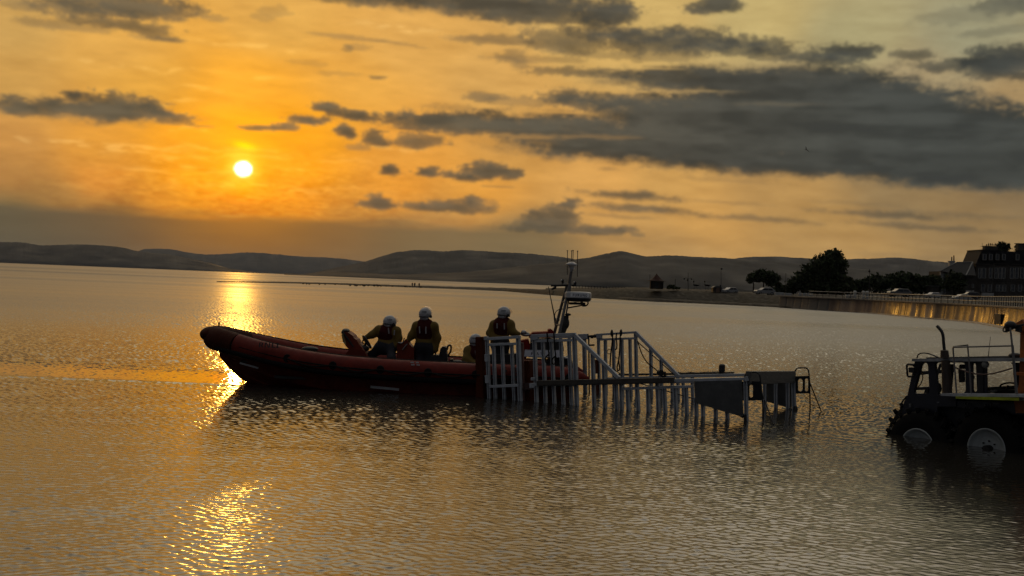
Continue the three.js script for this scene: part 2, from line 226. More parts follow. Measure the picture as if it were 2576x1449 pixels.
// ------------------------------------------------------------------ the sea
// roughness of the surface over 1000 m: waves too small to model farther out, with wind streaks
const seaRough = (() => { const S = 512, d = new Uint8Array(S * S * 4); for (let j = 0; j < S; j++) for (let i = 0; i < S; i++) { const x = (i / S - .5) * 1000, z = j / S * 1000, R = Math.hypot(x, z); const st = fbm(x * .006 + 4, z * .03, 4, 15); const X = x, lee = ss(2, 8, X + (z - 24) * .12) * ss(60, 30, z); let r = mix(.14, .39, ss(20, 95, R)) * (.55 + .9 * st) * mix(1, .34, lee * ss(34, 24, z)) * mix(1, .6, ss(5.0, 6.8, x) * ss(28, 25, z)) + .03 * ss(150, 500, R); r *= mix(1, .3, ss(-4.5, -7, x) * Math.min(ss(26.6, 27.4, z), ss(32, 29, z))); const o = (j * S + i) * 4, k = clamp(255 * r, 0, 255); d[o] = d[o + 1] = d[o + 2] = k; d[o + 3] = 255; } const t = new THREE.DataTexture(d, S, S); t.magFilter = THREE.LinearFilter; t.wrapS = t.wrapT = THREE.ClampToEdgeWrapping; t.needsUpdate = true; return t; })();
const seaMat = new THREE.MeshPhysicalMaterial({ color: new THREE.Color().setRGB(.02, .018, .014), roughness: 1, roughnessMap: seaRough, metalness: 0, ior: 1.5 });
const calm = (x, z) => {                                                  // 0 = slick, 1 = rippled by the breeze
  const d = -z; let m = .45 + .95 * fbm(x * .05 + 3, d * .11, 4, 12);
  m *= mix(1, .62 + .75 * fbm(x * .012, d * .05, 3, 88), ss(40, 120, d));
  m *= mix(1, .33, ss(1, 6, x + (d - 20) * .06) * ss(70, 26, d)) * mix(1, .8, ss(5, 7, x) * ss(28, 24, d));         // lee of the carriage and tractor
  if (x < -4.5) { const e = Math.min(ss(27.0, 27.35, d), ss(32.5, 29.4, d)) * ss(-4.5, -7, x); m *= mix(1, .16, e); } // the boat's wash
  return m;
};
const waves = [];
{
  reseed(41);
  const add = (lam, slope, dir) => waves.push({ k: 2 * Math.PI / lam, lam, kx: Math.cos(dir) * 2 * Math.PI / lam, kz: Math.sin(dir) * 2 * Math.PI / lam, s: slope, ph: rr(0, 6.283) });
  for (let i = 0; i < 90; i++) { const lam = .065 * Math.pow(6.5, i / 89) * rr(.92, 1.08), pk = Math.exp(-((Math.log(lam / .11)) ** 2) / .5); add(lam, .03 * pk * rr(.6, 1.3), Math.PI / 2 + .15 + (rnd() + rnd() + rnd() - 1.5) * 1.25); }
  for (let i = 0; i < 26; i++) { const lam = .35 * Math.pow(12, i / 25) * rr(.9, 1.1); add(lam, .0042, Math.PI / 2 - .1 + (rnd() - .5) * 1.4); }
}
const rings = [[1.9, -26.6, .16, .36, 3.2], [1.55, -27.3, .1, .24, 2.2], [.4, -25.9, .07, .3, 2.2], [7.0, -22.9, .1, .4, 3.4], [5.9, -23.6, .06, .3, 2], [-6.1, -28.0, .07, .3, 1.8], [8.0, -21.0, .08, .34, 2.6]];   // stirred water round stern, legs, bow and wheels
function seaAt(x, z, d, out) {
  const m = calm(x, z), fp = d * d / (1232 * EYE) , fx = d / 1232; let y = 0, sx = 0, sz = 0;
  for (const w of waves) {
    const f = Math.abs(w.kz) * fp * .011 + Math.abs(w.kx) * fx * .05, att = 1 / (1 + f * f); if (att < .02) continue;
    const q = w.kx * x + w.kz * z + w.ph + .8 * m, c = Math.cos(q), a = w.s * m * att; sx += a * (w.kx / w.k) * c; sz += a * (w.kz / w.k) * c; y += a / w.k * Math.sin(q);
  }
  if (x < -5.6 && d < 36) { const e = ss(-5.6, -6.6, x) * ss(-60, -14, x) , t = (d - 27.15 - .02 * (x + 6)) / .16, g = Math.exp(-t * t) * .026 * e; y += g; sz += g * 2 * t / .16; }
  if (d < 40) for (const [rx, rz, A, lam, R] of rings) { const ax = x - rx, az = z - rz, r = Math.hypot(ax, az) + .05; if (r > R) continue; const k = 6.283 / lam, w = A * Math.exp(-r * 2.6 / R) * (.6 + .4 * Math.sin(Math.atan2(az, ax) * 3 + rx)), c = Math.cos(k * r); sx += w * c * ax / r; sz += w * c * az / r; y += w / k * Math.sin(k * r); }
  const over = Math.hypot(sx, sz), lim = .4; if (over > lim) { sx *= lim / over; sz *= lim / over; }
  out[0] = y; out[1] = sx; out[2] = sz;
}
{
  // fine in front of the viewer: rows evenly spaced in sight, out to 3 km
  const NR = 640, NC = 1500, A = 28 / DEG, D0 = 9.5, D1 = 3000, P = new Float32Array(NR * NC * 3), N = new Float32Array(NR * NC * 3), U = new Float32Array(NR * NC * 2), I = new Uint32Array((NR - 1) * (NC - 1) * 6), o3 = [0, 0, 0];
  for (let j = 0; j < NR; j++) {
    const d = 1 / mix(1 / D0, 1 / D1, j / (NR - 1));
    for (let i = 0; i < NC; i++) {
      const x = Math.tan(mix(-A, A, i / (NC - 1))) * d, z = -d, k = j * NC + i; seaAt(x, z, d, o3);
      P[3 * k] = x; P[3 * k + 1] = d > 2600 ? 0 : o3[0]; P[3 * k + 2] = z; const l = Math.hypot(o3[1], 1, o3[2]); N[3 * k] = -o3[1] / l; N[3 * k + 1] = 1 / l; N[3 * k + 2] = -o3[2] / l; U[2 * k] = x / 1000 + .5; U[2 * k + 1] = -z / 1000;
    }
  }
  let q = 0; for (let j = 0; j < NR - 1; j++) for (let i = 0; i < NC - 1; i++) { const k = j * NC + i; I[q++] = k; I[q++] = k + 1; I[q++] = k + NC; I[q++] = k + 1; I[q++] = k + NC + 1; I[q++] = k + NC; }
  const g = new THREE.BufferGeometry(); g.setAttribute('position', new THREE.BufferAttribute(P, 3)); g.setAttribute('normal', new THREE.BufferAttribute(N, 3)); g.setAttribute('uv', new THREE.BufferAttribute(U, 2)); g.setIndex(new THREE.BufferAttribute(I, 1));
  const m = new THREE.Mesh(g, seaMat); m.name = 'sea'; m.receiveShadow = true; m.userData.kind = 'structure'; scene.add(m);
  // the rest of the water, to the far shores and round the viewer
  const far = [], tri = (a, b, c) => far.push(...a, ...b, ...c), w = Math.tan(A), E = 20000;
  const quad = (a, b, c, d) => { tri(a, b, c); tri(a, c, d); };
  quad([-w * D1, 0, -D1], [w * D1, 0, -D1], [w * E, 0, -E], [-w * E, 0, -E]);
  quad([-w * D0, 0, -D0], [-w * E, 0, -E], [-E, 0, -E], [-E, 0, -D0]); quad([w * D0, 0, -D0], [E, 0, -D0], [E, 0, -E], [w * E, 0, -E]);
  quad([-E, 0, -D0], [E, 0, -D0], [E, 0, -4], [-E, 0, -4]);
  const fg = new THREE.BufferGeometry(); fg.setAttribute('position', new THREE.BufferAttribute(new Float32Array(far.map((v, i) => v)), 3));
  const p = fg.attributes.position; for (let i = 0; i < p.count; i += 3) { const a = V().fromBufferAttribute(p, i), b = V().fromBufferAttribute(p, i + 1), c = V().fromBufferAttribute(p, i + 2); if (b.clone().sub(a).cross(c.clone().sub(a)).y < 0) { p.setXYZ(i + 1, c.x, c.y, c.z); p.setXYZ(i + 2, b.x, b.y, b.z); } }
  fg.computeVertexNormals();
  const fm = new THREE.Mesh(clean(fg), new THREE.MeshPhysicalMaterial({ color: new THREE.Color().setRGB(.045, .042, .032), roughness: .4, ior: 1.333 })); fm.name = 'sea_001'; used.set('sea', 2); fm.userData.kind = 'structure'; scene.add(fm);
}
// beach that the viewer stands on, behind and below the frame
struct('beach', box(0, -.15, 43, 300, 2, 94), M.shingle);

// ------------------------------------------------------------------ hills across the water
const hillMat = (r, g, b) => mat(r, g, b, 1);
function hill(top, dRidge, dShore, dBack, material, rough = 1) {          // top: skyline points; land falls from that ridge to the shore and away behind
  const NX = 420, prof = [0, .04, .12, .25, .4, .55, .7, .82, .92, 1, 1.15, 1.4], P = [], I = [], X0 = top[0][0], X1 = top[top.length - 1][0];
  for (let i = 0; i <= NX; i++) {
    const X = mix(X0, X1, i / NX); let k = 0; while (k < top.length - 2 && top[k + 1][0] < X) k++;
    const t = clamp((X - top[k][0]) / (top[k + 1][0] - top[k][0]), 0, 1), a = top[Math.max(0, k - 1)][1], b = top[k][1], c = top[k + 1][1], e = top[Math.min(top.length - 1, k + 2)][1];
    let Y = .5 * (2 * b + (c - a) * t + (2 * a - 5 * b + 4 * c - e) * t * t + (3 * b - a - 3 * c + e) * t * t * t); Y += (fbm(X * .05, 1, 4, dRidge) - .5) * 2.2 * rough + (fbm(X * .35, 2, 3, dRidge) - .5) * 1.7 * rough;
    const pt = at(X, Y, dRidge), hx = pt.x / dRidge, hgt = Math.max(pt.y, 4);
    prof.forEach((f, j) => { const d = f <= 1 ? mix(dShore, dRidge, f) : mix(dRidge, dBack, (f - 1) / .4), s = f <= 1 ? Math.pow(f, .8) : 1 - (f - 1) / .4; const n = (fbm(X * .03 + f * 2, f * 4, 4, 7) - .5) * .35 * Math.min(f, 1) * (f < 1 ? 1 - f : 0); P.push(hx * d, Math.min(hgt * (s + n), EYE + (hgt - EYE) * d / dRidge) - (f === 0 || f > 1.3 ? 6 : 0), -d); });
  }
  const m = prof.length; for (let i = 0; i < NX; i++) for (let j = 0; j < m - 1; j++) { const k = i * m + j; I.push(k, k + m, k + 1, k + m, k + m + 1, k + 1); }
  const g = new THREE.BufferGeometry(); g.setAttribute('position', new THREE.Float32BufferAttribute(P, 3)); g.setIndex(I); g.computeVertexNormals(); g.setAttribute('uv', new THREE.Float32BufferAttribute(P.flatMap((v, i) => i % 3 === 0 ? [v / 900] : i % 3 === 2 ? [v / 900] : []), 2));
  return struct('hill', g, material);
}
hill([[-300, 640], [330, 640], [358, 628], [420, 626], [470, 634], [520, 640], [570, 638], [640, 635], [700, 640], [760, 645], [830, 648], [890, 654], [940, 662], [990, 676], [1100, 690]], 14000, 13000, 16500, hillMat(.014, .0165, .02));
hill([[-700, 612], [-200, 604], [0, 608], [60, 610], [105, 617], [150, 616], [215, 615], [290, 620], [350, 632], [420, 640], [465, 648], [530, 662], [580, 676], [640, 683]], 7600, 6900, 9500, hillMat(.014, .0165, .02));
hill([[740, 693], [790, 686], [850, 672], [920, 658], [960, 645], [1000, 634], [1060, 629], [1110, 632], [1160, 629], [1250, 634], [1330, 638], [1400, 645], [1450, 653], [1520, 668], [1600, 690]], 6500, 5700, 8200, hillMat(.014, .0165, .02));
hill([[1750, 668], [1830, 652], [1930, 645], [2000, 648], [2100, 652], [2200, 650], [2260, 648], [2330, 655], [2400, 662], [2480, 670], [2700, 690], [3100, 700]], 7400, 6300, 8600, hillMat(.014, .0165, .02));
hill([[715, 692], [800, 687], [870, 684], [930, 688], [1000, 690], [1100, 688], [1200, 682], [1300, 671], [1400, 660], [1480, 648], [1530, 637], [1560, 632], [1590, 637], [1625, 645], [1680, 642], [1740, 646], [1800, 648], [1870, 652], [1940, 656], [2010, 664], [2100, 672], [2300, 690], [2700, 720]], 4300, 3500, 5600, hillMat(.014, .0165, .02));

// ------------------------------------------------------------------ low shore: shingle spit, grassy bank, promenade ground
function shore(name, rows, prof, material, bumpy = .25) {                 // rows: [X, Y of the water's edge, crest height]; prof: [metres inland, share of crest, added]
  const P = [], I = [], m = prof.length; const pts = [];
  for (let i = 0; i < rows.length - 1; i++) for (let k = 0; k < 8; k++) { const t = k / 8; pts.push([mix(rows[i][0], rows[i + 1][0], t), mix(rows[i][1], rows[i + 1][1], t), mix(rows[i][2], rows[i + 1][2], t)]); } pts.push(rows[rows.length - 1]);
  for (const [X, Y, h] of pts) { const w = onWater(X, Y), r = V(w.x, 0, w.z).normalize(); for (const [a, s, add] of prof) P.push(w.x + r.x * a, s * h + add + (s > .2 ? (fbm(X * .11, a * .2, 4, 6) - .5) * bumpy * h : -.05), w.z + r.z * a); }
  for (let i = 0; i < pts.length - 1; i++) for (let j = 0; j < m - 1; j++) { const k = i * m + j; I.push(k, k + m, k + 1, k + m, k + m + 1, k + 1); }
  const g = new THREE.BufferGeometry(); g.setAttribute('position', new THREE.Float32BufferAttribute(P, 3)); g.setIndex(I); g.computeVertexNormals(); g.setAttribute('uv', new THREE.Float32BufferAttribute(P.flatMap((v, i) => i % 3 === 0 ? [v / 5] : i % 3 === 2 ? [v / 5] : []), 2));
  return struct(name, g, material);
}
shore('shingle_spit', [[545, 710, .12], [650, 711.5, .26], [749, 713.5, .36], [848, 716.2, .42], [947, 720, .52], [1027, 723, .55], [1146, 727, .66], [1265, 732.5, .9], [1390, 743, 1.3]], [[0, 0, -.1], [3, .5, 0], [8, 1, 0], [16, .9, 0], [24, .4, 0], [32, 0, -.3]], M.shingle, .5);
shore('shore_bank', [[1372, 741.5, 1.0], [1450, 748, 1.6], [1520, 752, 1.9], [1597, 755.8, 2.3], [1666, 759, 2.4], [1776, 763.5, 2.5], [1853, 767, 2.35], [1925, 771, 2.2], [1990, 775, 2.2], [2060, 780, 2.2]], [[0, 0, -.15], [4, .35, 0], [9, .8, 0], [13, 1, 0], [30, 1.02, 0], [70, 1.15, 0], [130, 1.2, 0], [180, .3, 0], [200, 0, -.6]], mat(.022, .018, .011, .97), .22);
shore('kelp_line', [[1400, 743.6, .3], [1597, 756.6, .45], [1776, 764.3, .45], [1925, 771.8, .45], [1990, 775.6, .4]], [[0, 0, -.1], [1, .6, 0], [2.4, 1, 0], [5, 1.2, 0], [7, 0, -.2]], mat(.02, .014, .01, .95), .8);

// sea wall line, from the far ramp to the right of the frame
const wallX = [[1962, 773.5], [2000, 776], [2044, 779], [2110, 783], [2189, 787.6], [2260, 793.5], [2333, 800], [2400, 805], [2457, 810.5], [2519, 820], [2580, 832], [2700, 862]].map(([X, Y]) => onWater(X, Y));
const wallC = new THREE.CatmullRomCurve3(wallX, false, 'centripetal'), wallL = wallC.getLength(), WT = 2.08;
{
  // ground behind the wall
  const P = [], I = [], prof = [[.3, WT - .04], [4, WT], [12, WT + .05], [40, 2.7], [90, 3.9], [160, 4.3], [300, 3.0], [500, 0]], m = prof.length, NS = 60;
  for (let i = 0; i <= NS; i++) { const p = wallC.getPointAt(i / NS), f = i / NS, r = V(mix(.35, 1, f), 0, mix(-.94, -.12, f)).normalize(); for (const [a, y] of prof) P.push(p.x + r.x * a, y + (a > 20 ? (fbm(p.z * .1, a * .1, 3, 4) - .5) * .5 : 0), p.z + r.z * a); }
  for (let i = 0; i < NS; i++) for (let j = 0; j < m - 1; j++) { const k = i * m + j; I.push(k, k + m, k + 1, k + m, k + m + 1, k + 1); }
  const g = new THREE.BufferGeometry(); g.setAttribute('position', new THREE.Float32BufferAttribute(P, 3)); g.setIndex(I); g.computeVertexNormals(); struct('promenade', g, M.ground);
}
{
  const w = thing('sea_wall', 'curving concrete sea wall of fluted panels below the promenade railing, lit orange by the sun', 'sea wall', wallC.getPointAt(.5).clone().setY(0));
  const N = 46; reseed(5);
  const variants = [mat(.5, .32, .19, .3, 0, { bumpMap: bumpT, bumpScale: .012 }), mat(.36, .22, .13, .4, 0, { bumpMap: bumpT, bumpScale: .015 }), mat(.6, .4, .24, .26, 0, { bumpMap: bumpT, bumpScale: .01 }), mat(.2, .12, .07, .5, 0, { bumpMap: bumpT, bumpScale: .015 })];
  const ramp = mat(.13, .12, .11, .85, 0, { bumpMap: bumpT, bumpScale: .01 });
  for (let i = 0; i < N; i++) {
    const a = wallC.getPointAt(i / N), b = wallC.getPointAt((i + 1) / N), u = b.clone().sub(a); const L = u.length(); u.normalize(); let n = V(u.z, 0, -u.x); if (n.x > 0) n.negate();   // n towards the water
    const inRamp = i / N < .13, P = [], I = [], nx = 9, ny = 7, turn = rr(-.42, .12), deep = inRamp ? .02 : rr(.16, .4);
    for (let k = 0; k < nx; k++) for (let j = 0; j < ny; j++) {
      const s = k / (nx - 1), h = j / (ny - 1), y = -.5 + h * (WT + .38), batter = (1 - h) * .55 + .22 * (h * h * h), flute = -deep * Math.sin(Math.PI * s) + turn * (s - .5) * (1 - h * .6) + (k === 0 || k === nx - 1 ? -.12 : 0) + (fbm(i * 3.1 + s * 3, h * 3, 3, 3) - .5) * .07;
      const p = a.clone().addScaledVector(u, s * L * .985).addScaledVector(n, batter + flute); P.push(p.x, y, p.z);
    }
    for (let k = 0; k < nx - 1; k++) for (let j = 0; j < ny - 1; j++) { const q = k * ny + j; I.push(q, q + ny, q + 1, q + ny, q + ny + 1, q + 1); }
    const g = new THREE.BufferGeometry(); g.setAttribute('position', new THREE.Float32BufferAttribute(P, 3)); g.setIndex(I); g.computeVertexNormals();
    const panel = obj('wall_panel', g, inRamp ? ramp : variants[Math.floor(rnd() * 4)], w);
    if (!inRamp && (i === 30)) { const p = a.clone().addScaledVector(u, L * .5).addScaledVector(n, .5); obj('drain_opening', box(p.x, .75, p.z, .5, 1.1, L * .55, 0), M.black, panel); }
  }
  const line = (y, off, hw, hh) => { const g = []; for (let i = 0; i < N; i++) { const a = wallC.getPointAt(i / N), b = wallC.getPointAt((i + 1.02) / N > 1 ? 1 : (i + 1.02) / N), u = b.clone().sub(a).normalize(), n = V(u.z, 0, -u.x); if (n.x > 0) n.negate(); a.addScaledVector(n, off).setY(y); b.addScaledVector(n, off).setY(y); g.push(beam(a, b, hh, hw, n)); } return g; };
  obj('coping', line(WT + .02, .1, .7, .2), M.coping, w);
  obj('apron_ledge', line(.02, .95, .9, .16).slice(9), mat(.6, .48, .34, .5), w);
  const back = []; for (let i = 0; i < N; i++) { const a = wallC.getPointAt(i / N), b = wallC.getPointAt((i + 1) / N), u = b.clone().sub(a).normalize(), n = V(u.z, 0, -u.x); if (n.x > 0) n.negate(); a.addScaledVector(n, -.5).setY(.7); b.addScaledVector(n, -.5).setY(.7); back.push(beam(a, b, 2.6, .5, n)); } obj('wall_core', back, M.coping, w);

  const r = thing('promenade_railing', 'long two-rail metal railing along the top of the sea wall', 'railing', wallC.getPointAt(.5).clone().setY(WT));
  const rail = (y) => { const pts = []; for (let i = 5; i <= 60; i++) pts.push(wallC.getPointAt(i / 60).setY(y)); return pipe(pts, .042, 160, 6); };
  obj('rail', rail(WT + 1.1), M.rail, r); obj('rail', rail(WT + .56), M.rail, r);
  const np = 78; for (let i = 8; i <= np; i++) { const p = wallC.getPointAt(i / np); obj('post', rod(V(p.x, WT, p.z), V(p.x, WT + 1.12, p.z), .05, .04, 6), M.black, r); }
}

// ------------------------------------------------------------------ trees, hedges, houses and small things along the shore
function lump(c, rx, ry, rz, s) { const g = new THREE.IcosahedronGeometry(1, 3), p = g.attributes.position; for (let i = 0; i < p.count; i++) { const x = p.getX(i), y = p.getY(i), z = p.getZ(i), k = .72 + .5 * fbm(x * 1.7 + s, y * 1.7 + z * 1.3, 3, s); p.setXYZ(i, c.x + x * rx * k, c.y + y * ry * k, c.z + z * rz * k); } g.computeVertexNormals(); return g; }
function foliage(blobs, d, size, n, s) {                                   // leaf clumps through the volume of the blobs [X, Y, rx, ry] at depth d
  reseed(s); const P = [], k = d / FOC; let tot = 0; for (const b of blobs) tot += b[2] * b[3];
  const cores = [];
  for (const [X, Y, rx, ry] of blobs) {
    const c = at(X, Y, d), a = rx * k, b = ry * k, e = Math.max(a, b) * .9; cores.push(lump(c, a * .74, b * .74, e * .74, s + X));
    const m = Math.round(n * rx * ry / tot);
    for (let i = 0; i < m; i++) {
      const u = rr(-1, 1), t = rr(0, 6.283), q = Math.sqrt(1 - u * u), R = Math.pow(rnd(), .3) * (.7 + .72 * fbm(t * 2.2, u * 4, 3, s)); const p = V(c.x + Math.cos(t) * q * a * R, c.y + u * b * R, c.z + Math.sin(t) * q * e * R), z = size * rr(.5, 1.4);
      const d1 = V(rr(-1, 1), rr(-1, 1), rr(-1, 1)).normalize().multiplyScalar(z), d2 = V(rr(-1, 1), rr(-1, 1), rr(-1, 1)).normalize().multiplyScalar(z * .6), o = p.clone().addScaledVector(d1, .5);
      for (const v of [p.clone().sub(d1), p.clone().add(d2), o, p.clone().sub(d1), o, p.clone().sub(d2)]) P.push(v.x, v.y, v.z);
    }
  }
  const g = new THREE.BufferGeometry(); g.setAttribute('position', new THREE.Float32BufferAttribute(P, 3)); g.computeVertexNormals(); return [g, cores];
}
function tree(name, label, cat, d, foot, blobs, trunks, o = {}) {
  const b = at(foot[0], foot[1], d), t = thing(name, label, cat, b, o.group), [g, cores] = foliage(blobs, d, o.size || .5, o.n || 1600, o.seed || foot[0] | 0);
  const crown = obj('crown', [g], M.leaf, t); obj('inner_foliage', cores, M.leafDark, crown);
  for (const pts of trunks) { const tk = []; const p = pts.map(([X, Y]) => at(X, Y, d)); const w = (o.w || .3); for (let i = 0; i < p.length - 1; i++) tk.push(rod(p[i], p[i + 1], w * (1 - i / p.length * .7), w * (1 - (i + 1) / p.length * .7), 7)); obj('trunk', tk, M.bark, t); } return t;
}
tree('tree', 'largest dark tree on the shore, broad and leaning crown above the sea wall', 'tree', 268, [2068, 742], [[2090, 660, 34, 26], [2098, 645, 24, 18], [2068, 668, 34, 26], [2112, 672, 22, 24], [2045, 686, 34, 26], [2085, 695, 44, 32], [2020, 704, 34, 22], [2118, 706, 24, 12], [2000, 718, 26, 16], [2060, 722, 60, 20], [2110, 724, 46, 18]], [[[2070, 742], [2072, 715], [2085, 680], [2094, 650]], [[2072, 715], [2045, 690]]], { n: 4200, size: .55, w: .5, seed: 11 });
tree('tree', 'small umbrella-topped tree with three bare stems beside the parked cars', 'tree', 262, [1920, 733], [[1920, 692, 28, 13], [1898, 697, 18, 9], [1942, 699, 20, 13], [1912, 702, 24, 8], [1887, 706, 10, 7], [1940, 712, 18, 8], [1958, 716, 10, 6]], [[[1919, 734], [1921, 715], [1920, 695]], [[1895, 736], [1896, 715], [1892, 700]], [[1944, 734], [1942, 720], [1944, 702]]], { n: 1900, size: .42, w: .16, seed: 12 });
const HD = [['low bush at the foot of the big tree, on its left', 1975, 728, [[1975, 728, 26, 10], [1950, 732, 18, 6]]], ['dark rounded hedge just right of the tall tree', 2145, 735, [[2160, 722, 26, 16], [2140, 714, 18, 14], [2175, 715, 20, 13]]], ['dark tree mass left of the middle with a level top', 2215, 740, [[2215, 714, 40, 24], [2200, 702, 20, 10], [2240, 708, 26, 16]]], ['highest bushy tree of the hedge row, top leaning right', 2275, 740, [[2270, 708, 36, 24], [2292, 696, 30, 8], [2250, 705, 24, 14]]], ['round bush under the hedge row behind the railing', 2318, 742, [[2320, 718, 24, 20], [2300, 724, 20, 14]]], ['dark bush touching the hip-roofed house', 2352, 742, [[2352, 716, 20, 22], [2340, 702, 22, 9]]]];
for (const [label, X, Y, bl] of HD) tree('bush', label, 'bush', 272, [X, Y + 4], bl, [[[X, Y + 6], [X, Y - 10]]], { n: 900, size: .5, group: undefined, seed: X });
tree('tree', 'leafy tree standing in front of the hip-roofed house', 'tree', 262, [2400, 742], [[2396, 700, 20, 18], [2406, 715, 26, 18], [2388, 718, 20, 16], [2412, 698, 14, 12]], [[[2401, 742], [2400, 712]]], { n: 1200, size: .4, w: .2, seed: 14 });
tree('tree', 'tree top showing above the mansard roof beside the chimney', 'tree', 300, [2522, 690], [[2522, 619, 13, 11], [2534, 622, 7, 7], [2510, 624, 8, 7], [2522, 640, 14, 18]], [[[2522, 735], [2522, 660], [2522, 622]]], { n: 800, size: .45, w: .25, seed: 15 });
tree('tree', 'dark tree behind the second chimney at the right edge', 'tree', 300, [2562, 690], [[2565, 628, 14, 12], [2585, 632, 20, 16]], [[[2566, 735], [2566, 630]]], { n: 500, size: .45, w: .25, seed: 16 });
tree('bush', 'small scrub on the grassy bank right of the shelter', 'bush', 256, [1688, 727], [[1688, 722, 10, 5], [1700, 725, 10, 3]], [[[1688, 728], [1688, 722]]], { n: 260, size: .3, w: .05, seed: 17 });

const ZN = V(0, 0, -1), FW = (X0, Y0, X1, Y1, d, depth, material) => { const a = at(X0, Y0, d), b = at(X1, Y1, d); const g = new THREE.BoxGeometry(Math.abs(b.x - a.x), Math.abs(a.y - b.y), depth); g.translate((a.x + b.x) / 2, (a.y + b.y) / 2, -d - depth / 2); return g; };   // block whose front is at depth d
const shaped = (pts, d, depth) => slab(pts.map(([X, Y]) => at(X, Y, d)), ZN, depth);
function windowAt(parent, X0, Y0, X1, Y1, d, sash = true) {
  const f = [], w = 1.1; f.push(FW(X0 - w, Y0 - w, X1 + w, Y0, d - .06, .14), FW(X0 - w, Y1, X1 + w, Y1 + 1.6, d - .14, .22), FW(X0 - w, Y0, X0, Y1, d - .06, .14), FW(X1, Y0, X1 + w, Y1, d - .06, .14)); if (sash) f.push(FW(X0, (Y0 + Y1) / 2 - .5, X1, (Y0 + Y1) / 2 + .5, d - .04, .1));
  const m = obj('window', f, M.frame, parent); obj('pane', FW(X0, Y0, X1, Y1, d - .015, .03), M.glass, m); return m;
}
{ // terraced house with mansard roof
  const d = 280, h = thing('terraced_house', 'tall stone house with mansard roof, arched dormers and rows of sash windows', 'house', at(2520, 746, d));
  obj('wall', [FW(2458, 664, 2600, 750, d, 10), FW(2456, 664, 2497, 750, d - 1.2, 1.19)], M.stone, h);
  obj('cornice', [FW(2454, 663, 2499, 666.5, d - 1.5, 1.6), FW(2500, 663.6, 2600, 666, d - .3, .5), FW(2456, 706, 2497, 708, d - 1.35, .3), FW(2499, 706, 2600, 708, d - .15, .3)], M.stone, h);
  const rf = obj('roof', [shaped([[2455.5, 663.2], [2470, 629.5], [2600, 634.8], [2600, 669.5]], d + .2, 9)], M.slate, h);
  obj('roof_edge', [FW(2469, 627.5, 2514, 631, d + .1, 9.2)], M.slate, rf);
  const ch = obj('chimney', [FW(2478, 620, 2510, 629.4, d + 4, 1.4), FW(2476.5, 618, 2511.5, 620.5, d + 3.9, 1.7)], M.stone, rf); const pots = []; for (let i = 0; i < 6; i++) { const p = at(2482 + i * 4.6, 618, d + 4.6); pots.push(rod(p, p.clone().add(V(0, rr(.3, .55), 0)), .15, .12, 7)); } obj('chimney_pot', pots, M.redTile, ch);
  obj('chimney', [FW(2562, 613, 2580, 630, d + 4, 1.6), FW(2560, 611.5, 2582, 614, d + 3.9, 1.9)], M.stone, rf);
  const aer = (X, Y0, Y1, arms) => { const g = [rod(at(X, Y1, d + 4), at(X, Y0, d + 4), .03)]; for (const [Y, w] of arms) g.push(rod(at(X - w, Y, d + 4), at(X + w * .8, Y, d + 4), .025)); obj('aerial', g, M.black, rf); };
  aer(2471, 611, 630, [[614, 1.5], [620, 6], [626, 6]]); aer(2487, 610, 619, [[612, 1]]); aer(2503, 610, 619, [[613, 1]]); obj('aerial', rod(at(2456, 633, d + 1), at(2471, 631.5, d + 1), .06), M.black, rf);
  for (const X of [2477, 2492.5, 2509.5, 2525.5, 2560]) {
    const pts = [[X - 5.6, 655], [X - 5.6, 642]]; for (let k = 0; k <= 8; k++) { const t = Math.PI * (1 - k / 8); pts.push([X + Math.cos(t) * 5.6, 642 - Math.sin(t) * 6.5]); } pts.push([X + 5.6, 655]);
    const dm = obj('dormer', shaped(pts, d - .5, 3), M.slate, h); windowAt(dm, X - 3.3, 640, X + 3.3, 653, d - .55, false);
  }
  for (const [a, b] of [[2462, 2467], [2471, 2479], [2489, 2495]]) windowAt(h, a, 675, b, 699, d - 1.2);
  for (const [a, b] of [[2503, 2508], [2513, 2519], [2522, 2528], [2542, 2549], [2554, 2561], [2568, 2575]]) windowAt(h, a, 674, b, 700, d);
  for (const [a, b] of [[2469, 2477], [2486, 2494]]) windowAt(h, a, 716, b, 733, d - 1.2);
  for (const [a, b] of [[2506, 2512], [2515, 2521], [2524, 2530], [2544, 2552], [2562, 2570]]) windowAt(h, a, 717, b, 732, d);
  obj('garden_wall', FW(2470, 736, 2500, 748, d - 5, .4), M.whitewash, h); obj('downpipe', rod(at(2454, 668, d - .2), at(2454, 748, d - .2), .06), M.black, h);
}
